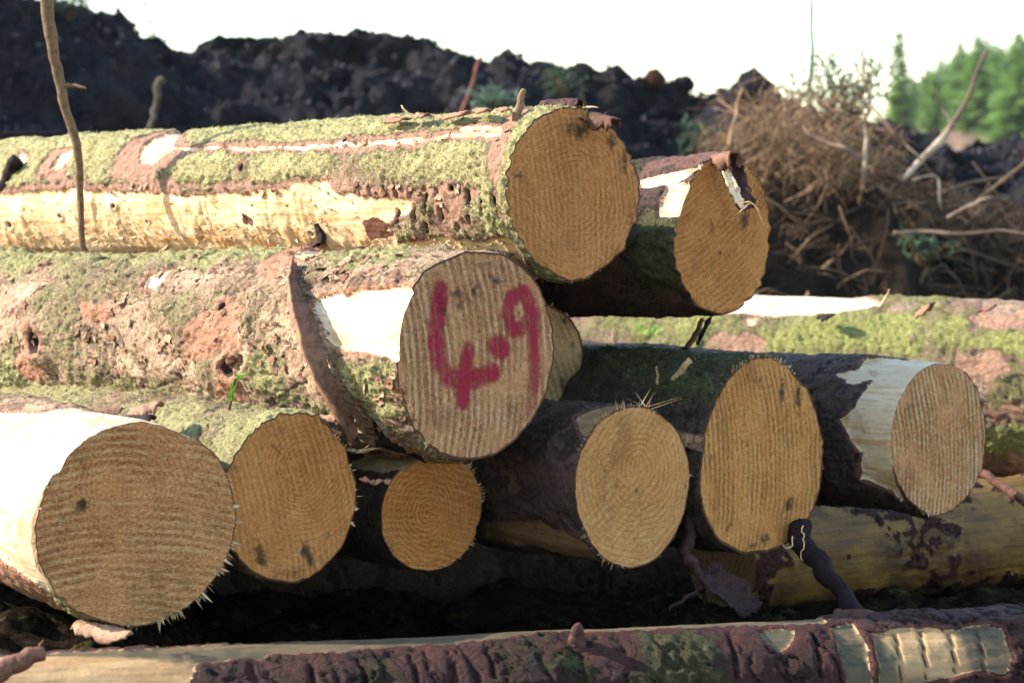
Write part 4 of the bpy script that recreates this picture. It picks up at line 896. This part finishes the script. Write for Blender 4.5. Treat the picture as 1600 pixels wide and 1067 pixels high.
# strands hanging between the fourth and fifth ends
stick('bark_strand', [world_at(1094, 735, 3.93), world_at(1084, 790, 3.90), world_at(1070, 850, 3.87), world_at(1080, 890, 3.85), world_at(1098, 925, 3.84), world_at(1094, 945, 3.84)], [.006, .009, .012, .009, .005, .002], BARK_D, 'twisted shredded bark strand hanging between the fourth and fifth ends', 'bark strand', 50, .010, seed=5, rnd=(.6, .2, .9, .4, 1.), rough=.6,
      twigs=[([world_at(1096, 915, 3.84), world_at(1075, 932, 3.82), world_at(1045, 953, 3.80)], [.006, .004, .001])])
curl('bark_strip', world_at(1095, 890, 3.88), world_at(1170, 962, 3.8), .075, (.3, -.5, .6), BARK_D, 'broad dark bark strip drooping below the twisted strand', cr=1.9, seed=81, rnd=.7, taper=.4)
stick('fallen_branch', [world_at(1248, 822, 4.0), world_at(1280, 880, 3.95), world_at(1318, 930, 3.85), world_at(1352, 972, 3.72)], [.020, .018, .015, .016], STICK_D, 'dark wet branch slanting down from the orange end to the bottom log', 'branch', 40, .008, rnd=.9)
stick('broken_branch', [world_at(1308, 958, 3.62), world_at(1350, 962, 3.58), world_at(1388, 972, 3.54)], [.008, .010, .009], BARK_R, 'short broken reddish branch lying on the bottom log', 'branch', 20, .004, rnd=.1)
stick('red_stick', [world_at(1520, 730, 4.55), world_at(1560, 755, 4.5), world_at(1640, 812, 4.4)], [.009, .009], BARK_R, 'reddish stick poking down at the right edge behind the pale end', 'stick', 20, .004, rnd=.2)
curl('bark_flap', world_at(1360, 742, 4.25), world_at(1418, 775, 4.2), .05, (0, -1, .4), BARK_D, 'purple bark flap hanging under the stripped collar of the rightmost end', cr=1.2, seed=83, rnd=1., taper=.6)
stick('red_stick', [world_at(-40, 1072, 2.96), world_at(20, 1040, 2.98), world_at(64, 1020, 3.0)], [.014, .013, .009], BARK_R, 'reddish stick in the bottom left corner', 'stick', 24, .004, rnd=.3,
      twigs=[([world_at(55, 1022, 3.), world_at(62, 1008, 3.), world_at(68, 998, 3.)], [.003, .0006])])
stick('root_fibre', [world_at(1254, 822, 3.9), world_at(1256, 845, 3.89), world_at(1252, 875, 3.89)], [.0012, .0009], RAWW, 'thin pale fibre hanging from the orange end', 'fibre', 14, .003)
stick('root_fibre', [world_at(1238, 838, 3.9), world_at(1238, 852, 3.89), world_at(1228, 856, 3.89), world_at(1222, 848, 3.89)], [.0012, .0009], RAWW, 'small hooked fibre beside the longer one under the orange end', 'fibre', 14, .001)
def splinter_clump(px, py, d, n, ln, label, up=1., spread=.8, seed=1):
    sp = Soup(); r = random.Random(seed)
    for _ in range(n):
        b = world_at(px + r.uniform(-10, 10), py + r.uniform(-3, 3), d)
        sp.spike(b, (r.gauss(0, spread) * ln, r.gauss(-.2, .3) * ln, r.uniform(.2, 1) * ln * up), .0008, r.random())
    tag(sp.build('splinter_tuft', RAWW, None, False), label, 'splinters')
splinter_clump(1005, 640, 3.80, 8, .036, 'white splinters sticking up behind the greyish ringed end', 1., 1.1, 4)
splinter_clump(165, 662, 3.42, 14, .022, 'pale splinters on the upper rim of the large bottom left end', 1, .4, 5)
splinter_clump(560, 705, 3.6, 10, .03, 'small splinters between the second and smallest ends', .5, 1., 6)

# sprout and little leaves
LEAF = leaf_mat('fresh_leaf', [(.14, .32, .03), (.28, .55, .06)], .35)
def leaf_sheet(sp, b, d, w, rnd, up=Vector((0, 0, 1))):
    b = Vector(b); d = Vector(d); s_ = d.cross(up); s_ = s_.normalized() * w if s_.length > 1e-6 else Vector((w, 0, 0)); n = s_.cross(d).normalized() * w * .5
    V = np.array([b, b + d * .35 + s_, b + d, b + d * .35 - s_, b + d * .45 + n]); F = np.array([[0, 1, 4, 4], [1, 2, 4, 4], [2, 3, 4, 4], [3, 0, 4, 4]])
    sp.v.append(V); sp.r.append(np.full(5, rnd)); sp.caps = getattr(sp, 'caps', []); sp.caps.append(F[:, :3] + sp.n); sp.n += 5
def sprout():
    r = empty('fir_sprout', world_at(358, 640, 3.62)); tag(r, 'bright green conifer sprout in front of the red marked log', 'sprout')
    sp = Soup(); q = smooth_path([(0, 0, 0), (.004, 0, .02), (.008, -.004, .038)], 10); sp.tube(q, [.002, .0015], 6, .2); sp.build('stem', STICK, r)
    sp = Soup(); rg = random.Random(2)
    for k in range(46):
        h = rg.uniform(.008, .042); a = rg.uniform(0, 6.28)
        leaf_sheet(sp, (.008 * h / .04, -.003, h), (math.cos(a) * .007 + (.012 if h > .03 else 0), math.sin(a) * .007, .010 if h < .034 else .004), .0011, rg.random() if h > .024 else 0.)
    sp.build('needles', LEAF, r); r.scale = (1.35, 1.35, 1.3)
sprout()
def tuft(px, py, d, n, ln, label, seed):
    sp = Soup(); rg = random.Random(seed); b0 = world_at(px, py, d)
    for k in range(n):
        leaf_sheet(sp, b0 + Vector((rg.uniform(-.02, .02), rg.uniform(-.02, .02), rg.uniform(0, .02))), (rg.gauss(0, .6) * ln, rg.gauss(0, .4) * ln, rg.uniform(.1, 1) * ln), ln * .2, rg.random())
    tag(sp.build('seedling', LEAF, None, False), label, 'seedling')
tuft(1013, 528, 5.3, 14, .022, 'small green seedling seen through the gap under the upper right log', 3)
tuft(1112, 548, 4.9, 6, .014, 'tiny green leaves at the foot of the mossy log', 4)

# soil bank under the bottom left log
def bank():
    xs = np.arange(-1.0, 1.7, .010); ys = np.arange(3.02, 5.6, .014); X, Y = np.meshgrid(xs, ys, indexing='ij')
    P = np.stack([X, Y, X * 0], -1)
    Z = .30 * (1 - sstep(-.62, -.22, X + .5 * (Y - 3.3) * .3)) * sstep(3.04, 3.22, Y)
    Z = np.maximum(Z, .16 * sstep(3.5, 4.4, Y))  # low rise under the stack, added to stop light coming through from behind
    w = sstep(.0, .1, Z)
    f1, f21, c = worley(np.stack([X * 26, Y * 26, Z * 10], -1), 3)
    Z = Z + w * (fbm(P, 9, 5, 7, .6) * .03 + (.5 - f1) * .018) - .01 + .02 * fbm(P, 7, 3, 8)
    t = NT('bank_soil', 1., .0); v = t.coords(False); n = t.noise(v, 40, 6, .75); n2 = t.noise(v, 190, 4, .8)
    col = t.mix(t.ramp(n, .4, .62), (.010, .007, .005), (.030, .020, .013)); col = t.mix(t.ramp(t.noise(v, 22, 5, .8), .56, .66, 0, .8), col, t.mix(n2, (.03, .036, .01), (.13, .13, .045)))
    o = obj_np('soil_bank', np.stack([X, Y, Z], -1), grid_faces(len(xs), len(ys)), t.done(col, t.bump(t.math('ADD', n, n2), .008, 1.)))
    o['kind'] = 'structure'
bank()

# ------------------------------------------------------------------ background: brush, sticks, shrubs
TWIG = rnd_mat('dry_twigs', [(.022, .015, .011), (.075, .046, .028), (.17, .098, .052), (.36, .235, .135)], .8, 20, .003)
def brush_h(x):                                 # crest of the brush heap, in metres, at its own distance
    px = x / 8.6 * FPX + 800
    return CAMZ + (HOR - np.interp(px, [1020, 1090, 1120, 1160, 1230, 1300, 1350, 1400, 1450, 1520, 1620, 1800], [430, 330, 225, 165, 175, 195, 215, 260, 285, 300, 320, 340])) / FPX * 8.6
def brush():
    xs = np.arange(.5, 2.6, .03); ys = np.arange(7.3, 9.8, .04); X, Y = np.meshgrid(xs, ys, indexing='ij')
    H_ = brush_h(X) - .16
    prof = sstep(7.4, 8.5, Y + .2 * fbm(np.stack([X, Y, X * 0], -1), 1.5, 2, 3)) * (1 - sstep(9.0, 9.8, Y)) * sstep(.5, .9, X)
    P = np.stack([X, Y, X * 0], -1); Z = H_ * prof - .04 + prof * fbm(P, 4, 5, 9, .6) * .14
    o = obj_np('brush_soil', np.stack([X, Y - prof * .1 * fbm(P, 5, 4, 12), Z], -1), grid_faces(len(xs), len(ys)), soil_mat('brush_earth', (.028, .02, .016), (.05, .036, .028), (.08, .055, .04), 9.)); o['kind'] = 'structure'
    sp = Soup(); rg = random.Random(5)
    for k in range(4600):
        x = rg.uniform(.62, 2.6) if rg.random() < .7 else rg.uniform(.7, 1.4)
        y = rg.uniform(7.45, 8.9)
        zc = float(brush_h(x)) * float(sstep(7.35, 8.5, np.array(y))) - .1
        z = max(0.02, zc + rg.uniform(-.12, .08)) if rg.random() < .8 else max(.02, zc * rg.uniform(.2, 1))
        ln = rg.uniform(.08, .5) * (1.2 if rg.random() < .1 else .8); a = rg.uniform(0, 6.28); el = rg.gauss(.25, .5)
        d = Vector((math.cos(a) * math.cos(el), .5 * math.sin(a) * math.cos(el), math.sin(el)))
        b = Vector((x, y, z)) - d * ln * .5; bow = Vector((rg.gauss(0, .1), rg.gauss(0, .1), rg.uniform(0, .22))) * ln
        q = [b, b + d * ln * .33 + bow, b + d * ln * .66 + bow * 1.1, b + d * ln]
        r = rg.choice([.0012, .0016, .002, .0025, .004]) if k % 22 else rg.uniform(.006, .012)
        if k % 22 == 0: b, d, ln = b - Vector((0, 0, .03)), d, ln * 1.6; q = [b, b + d * ln * .33 + bow * .4, b + d * ln * .66 + bow * .5, b + d * ln]
        sp.tube(q, [r, r * .5], 3, min(1, max(0, rg.gauss(.5, .26))))
    # a mop of fine dry stems on the left crest
    for k in range(650):
        x = rg.gauss(1.02, .15); y = rg.uniform(7.9, 8.6); z = float(brush_h(x)) * .97 + rg.gauss(-.12, .09)
        ln = rg.uniform(.12, .34); a = rg.uniform(.5, 3.4); d = Vector((-math.cos(a) * .8, rg.gauss(0, .3), abs(math.sin(a)) * .5 - .15))
        b = Vector((x, y, z)); q = [b, b + d * ln * .4 + Vector((0, 0, .05)), b + d * ln * .8, b + d * ln + Vector((0, 0, -.06))]
        sp.tube(q, [.002, .0008], 3, min(1, max(0, rg.gauss(.82, .14))))
    tag(sp.build('brushwood_heap', TWIG), 'heap of dry brown twigs and brash behind the log stack at right', 'brushwood', kind='stuff')
brush()
PALE = rnd_mat('pale_dead_branch', [(.09, .055, .042), (.20, .13, .09), (.48, .38, .28)], .7, 14, .003)
def bg(name, pts, rad, mat, label, cat, rnd=.5, tw=(), jit=.005, seed=1):
    return stick(name, [world_at(*p) for p in pts], rad, mat, label, cat, 30, jit, rnd=rnd, seed=seed, twigs=[([world_at(*q) for q in t[0]], t[1]) for t in tw])
bg('dead_branch', [(1408, 284, 8.1), (1440, 250, 8.15), (1480, 208, 8.2), (1508, 160, 8.25), (1528, 115, 8.3), (1541, 78, 8.3)], [.007, .011, .015, .010, .007, .006, .008], PALE, 'long grey and cream dead branch slanting up to the right', 'branch', (.95, 1., .9, .2, .1, 0., .3), [([(1490, 195, 8.2), (1470, 165, 8.2), (1462, 140, 8.2)], [.006, .002])])
bg('snapped_sapling', [(1348, 300, 8.0), (1354, 250, 8.0), (1352, 200, 8.0), (1358, 160, 8.0), (1351, 120, 8.0), (1349, 88, 8.0)], [.007, .008, .006, .005, .006], PALE, 'upright snapped sapling with cream patches above the brush', 'sapling', (.2, .9, 1., .1, .2, .9, .8), [([(1356, 160, 8.), (1390, 200, 7.95), (1440, 250, 7.9)], [.008, .004]), ([(1354, 170, 8.), (1335, 150, 8.), (1325, 130, 8.)], [.004, .002])])
bg('bent_twig', [(1425, 282, 7.9), (1445, 276, 7.9), (1464, 277, 7.9), (1468, 300, 7.88), (1469, 322, 7.88)], [.0045, .0045, .004], PALE, 'pale twig bent into a hook right of the slanting dead branch', 'twig', .8, jit=.002)
bg('dead_branch', [(1255, 200, 7.8), (1290, 222, 7.75), (1320, 232, 7.7), (1346, 250, 7.7)], [.004, .006, .004], PALE, 'curved brown branch across the middle of the brush heap', 'branch', .35)
bg('dead_branch', [(1395, 365, 7.4), (1440, 362, 7.4), (1500, 366, 7.35), (1560, 362, 7.35), (1620, 368, 7.3)], [.007, .007, .005], PALE, 'long horizontal brown branch low in the brush at right', 'branch', .3)
bg('dead_branch', [(1480, 340, 7.5), (1510, 325, 7.5), (1548, 309, 7.5)], [.005, .007, .006], PALE, 'orange tipped stick above the horizontal branch at right', 'branch', .6)
bg('dead_branch', [(1140, 230, 7.9), (1150, 180, 7.95), (1160, 140, 8.0), (1178, 160, 8.0)], [.007, .006, .003], TWIG, 'bent orange stem on the left crest of the brush', 'stem', .85)
bg('leaning_stem', [(722, 180, 9.6), (735, 140, 9.6), (752, 88, 9.6)], [.010, .007], rnd_mat('red_stem_bark', [(.20, .07, .05)], .7, 30, .002), 'thin reddish stem leaning in front of the dark mound', 'stem', jit=.004)
bg('dead_branch', [(236, 204, 9.6), (242, 170, 9.6), (252, 122, 9.6)], [.008, .014, .016], rnd_mat('weathered_branch', [(.10, .075, .055)], .8, 30, .002), 'weathered branch stuck in the dark mound at left', 'branch', jit=.01)
bg('bare_stem', [(1266, 230, 9.4), (1266, 150, 9.4), (1269, 80, 9.4), (1270, -30, 9.4)], [.012, .009, .007], rnd_mat('lichened_stem', [(.17, .21, .17)], .8, 30, .004), 'tall bare grey green stem rising above the brush', 'stem', jit=.006,
   tw=[([(1267, 120, 9.4), (1258, 95, 9.4), (1252, 60, 9.4)], [.003, .001]), ([(1267, 150, 9.4), (1285, 110, 9.4), (1300, 100, 9.4)], [.003, .001]), ([(1266, 170, 9.4), (1248, 140, 9.4), (1236, 100, 9.4)], [.003, .001])])
for x, y0, y1, lab in ((1065, 150, 15, 'left of two faint slender stems against the sky'), (1097, 160, 55, 'shorter right one of two faint slender stems against the sky'), (797, 100, 38, 'wispy stem standing on the mound crest')):
    bg('slender_stem', [(x, y0, 13), (x - 2, (y0 + y1) / 2, 13), (x + 2, y1, 13)], [.003, .002], STICK, lab, 'stem', jit=.003)
# small clods on the crest
def clod(px, py, d, r, label, mat, seed):
    n, m = 26, 18; u = np.linspace(0, 2 * math.pi, n, endpoint=False); v = np.linspace(.02, math.pi - .02, m)
    V_, U_ = np.meshgrid(v, u, indexing='ij'); N = np.stack([np.sin(V_) * np.cos(U_), np.sin(V_) * np.sin(U_), np.cos(V_)], -1)
    rr = r * (1 + .28 * fbm(N, 1.6, 4, seed, .6)); c = np.array(world_at(px, py, d))
    tag(obj_np('peat_clod', c + N * rr[..., None], grid_faces(m, n, True), mat), label, 'clod')
PE = bpy.data.materials['peat']
clod(1024, 125, 11.8, .055, 'rusty clod on the right shoulder of the dark mound', soil_mat('rusty_peat', (.09, .045, .035), (.14, .07, .055), (.1, .06, .05), 12.), 1)
clod(1072, 132, 11.8, .045, 'dark upright clod standing on the crest right of the rusty one', PE, 2)
clod(1178, 140, 10.6, .085, 'rounded dark clod behind the left crest of the brush', PE, 3)

LEAF2 = leaf_mat('dull_leaf', [(.025, .045, .022), (.05, .085, .04), (.09, .14, .07)], .3)
def shrub(px, py, d, w, h, n, label, seed, ls=.03, mat=None):
    rg = random.Random(seed); root = empty('shrub', world_at(px, py, d)); tag(root, label, 'shrub')
    st = Soup(); lf = Soup()
    for k in range(n):
        a = rg.uniform(0, 6.28); t = Vector((math.cos(a) * w * rg.uniform(.2, 1), math.sin(a) * w * .5, h * rg.uniform(.4, 1)))
        q = smooth_path([(0, 0, 0), t * .5 + Vector((0, 0, h * .12)), t], 7, .02, seed + k); st.tube(q, [.0035, .001], 4, rg.random())
        for _ in range(11):
            j = rg.randint(2, 6); b = Vector(q[j]) + Vector((rg.gauss(0, .02), rg.gauss(0, .02), rg.gauss(0, .02)))
            leaf_sheet(lf, b, (rg.gauss(0, 1) * ls, rg.gauss(0, .7) * ls, rg.gauss(.1, .7) * ls), ls * .25, rg.random())
    st.build('stems', STICK, root); lf.build('leaves', mat or LEAF2, root, False)
shrub(1330, 200, 8.5, .34, .30, 34, 'loose grey green shrub rising out of the brush below the bare stem', 3)
shrub(1300, 190, 8.7, .22, .26, 14, 'sparse leafy twigs around the foot of the tall bare stem', 4)
shrub(1440, 410, 7.5, .16, .10, 9, 'dark green undergrowth low in the brush near the horizontal branch', 5)
shrub(1085, 240, 9.3, .12, .12, 9, 'small dark green plant at the left foot of the brush', 6)
shrub(880, 150, 9.9, .16, .14, 12, 'small green plant on the mound above the topmost end', 7)
shrub(770, 178, 9.6, .14, .10, 12, 'pale green plant on the mound behind the branch stub', 8, .045, leaf_mat('pale_leaf', [(.08, .13, .09), (.16, .24, .15)], .3))
shrub(110, 30, 11.6, .14, .14, 18, 'green plant growing on the mound crest at far left', 9, .035, LEAF2)
shrub(238, 62, 12.2, .08, .22, 5, 'faint wispy plant in the dip of the mound crest', 10, .03)

# ------------------------------------------------------------------ far conifers
NEED = leaf_mat('conifer_needles', [(.09, .18, .04), (.20, .35, .08), (.33, .50, .15)], .5)
TRK = rnd_mat('conifer_trunk', [(.12, .08, .05)], .9, 4, .01)
def conifer(seed, h, w):
    rg = random.Random(seed); lf = Soup(); tr = Soup()
    tr.tube([(0, 0, -.6), (.02, 0, h * .5), (0, 0, h * .97)], [.085, .05, .008], 6)
    z = .25
    while z < h:
        f = 1 - z / h; R = w * (f ** .8) * rg.uniform(.75, 1.12) + .05
        for k in range(rg.randint(7, 9)):
            a = rg.uniform(0, 6.28); el = rg.uniform(-.15, .35) + .35 * (1 - f)
            L = R * rg.uniform(.7, 1.1); d = Vector((math.cos(a), math.sin(a), el)); p = Vector((-math.sin(a), math.cos(a), 0))
            m = max(3, int(L / .10))
            for j in range(m):
                q = (j + .4) / m; b = Vector((0, 0, z)) + d * L * q - Vector((0, 0, .12 * L * q * q)); s_ = .34 * (1.15 - .6 * q) * (.5 + .6 * f)
                for sg in (-1, 1):
                    leaf_sheet(lf, b, (d * .7 + p * sg * rg.uniform(.5, 1.1) + Vector((0, 0, rg.uniform(-.45, .2)))) * s_, s_ * .34, min(1, max(0, rg.gauss(.3 + .45 * q, .2))))
            leaf_sheet(lf, Vector((0, 0, z)) + d * L * .9, d * .16, .03, rg.random())
        z += rg.uniform(.10, .16)
    leaf_sheet(lf, (0, 0, h * .94), (0, 0, h * .06), .04, .8, Vector((0, 1, 0)))
    root = empty('conifer_tree', (0, 0, 0)); tr.build('trunk', TRK, root); lf.build('crown', NEED, root, False)
    return root
def place(src, loc, rz, sc, first):
    if first: r = src
    else:
        r = src.copy(); COL.objects.link(r)
        for ch in src.children:
            c = ch.copy(); COL.objects.link(c); c.parent = r
    r.location = loc; r.rotation_euler = (0, 0, rz); r.scale = (sc, sc, sc); return r
# (top px, top py, distance, kind, label)
TREES = [(1405, 48, 70, 1, 'lone narrow conifer standing left of the far plantation'), (1470, 92, 92, 0, 'conifer whose tip shows just left of the slanting branch'), (1500, 66, 88, 0, 'pointed conifer on the left flank of the far plantation'), (1528, 56, 84, 2, 'tall broad conifer right of the top of the slanting branch'), (1448, 108, 98, 0, 'short conifer on the far left slope of the plantation'), (1555, 70, 90, 0, 'conifer between the tall broad one and the large bright one'),
         (1592, 52, 74, 2, 'large bright conifer at the right edge of the far plantation'), (1574, 84, 96, 0, None), (1515, 84, 98, 2, None), (1485, 100, 100, 2, None), (1542, 60, 96, 0, None), (1620, 50, 80, 0, 'conifer cut off by the right edge of the picture'), (1432, 128, 104, 2, None), (1606, 70, 92, 0, None), (1460, 112, 86, 2, None), (1425, 118, 94, 0, 'small low conifer beside the lone narrow one')] + [(x, y, d, k, None) for x, y, d, k in ((1440, 122, 108, 0), (1455, 108, 110, 2), (1478, 98, 112, 0), (1492, 88, 108, 2), (1508, 82, 114, 0), (1522, 76, 106, 2), (1536, 76, 112, 0), (1550, 80, 104, 2), (1566, 74, 110, 0), (1582, 70, 108, 2), (1598, 66, 112, 0), (1612, 62, 106, 2))]
protos = {0: conifer(1, 4.6, 1.55), 1: conifer(2, 4.6, .8), 2: conifer(3, 4.6, 1.8)}
seen = set(); rg = random.Random(8)
for k, (x, y, d, kd, lab) in enumerate(TREES):
    top = world_at(x, y, d); g = float(terrain_z(np.array(top.x), np.array(top.y)))
    h = top.z - g
    o = place(protos[kd], (top.x, top.y, g), rg.uniform(0, 6), max(.3, h / 4.6), kd not in seen); seen.add(kd)
    tag(o, lab or 'green conifer packed among others in the far plantation', 'tree', 'conifers of the far plantation')
# stumps and brash of the clearing
STP = rnd_mat('old_stump', [(.30, .17, .13), (.45, .30, .22)], .9, 6, .01)
sp = Soup(); rg = random.Random(4)
for k in range(700):
    px = rg.uniform(1380, 1640); d = rg.uniform(30, 75); X = (px - 800) / FPX * d; z = float(terrain_z(np.array(X), np.array(d)))
    a = rg.uniform(0, 3.14); ln = rg.uniform(.15, .6); sp.tube([(X, d, z - .05), (X + math.cos(a) * ln, d + rg.gauss(0, .2), z + rg.uniform(.05, .4))], [rg.uniform(.015, .06), .01], 4, rg.random())
tag(sp.build('far_brash', STP), 'pinkish litter of felled branches below the far conifers', 'brash', kind='stuff')
def haze():
    x0, x1, y0, y1, z0, z1 = -260, 260, -60, 420, -3, 26
    V = np.array([(x, y, z) for x in (x0, x1) for y in (y0, y1) for z in (z0, z1)], float)
    F = np.array([[0, 1, 3, 2], [4, 6, 7, 5], [0, 4, 5, 1], [2, 3, 7, 6], [0, 2, 6, 4], [1, 5, 7, 3]])
    m = bpy.data.materials.new('haze'); m.use_nodes = True; nt = m.node_tree; nt.nodes.clear()
    o = nt.nodes.new('ShaderNodeOutputMaterial'); v = nt.nodes.new('ShaderNodeVolumePrincipled'); v.inputs['Color'].default_value = (.86, .92, 1, 1); v.inputs['Density'].default_value = HAZE
    v.inputs['Anisotropy'].default_value = .2
    nt.links.new(v.outputs[0], o.inputs['Volume'])
    h = obj_np('haze', V, F, m, smooth=False); h['kind'] = 'stuff'
HAZE = .0003
haze()
print('BUILD OK')
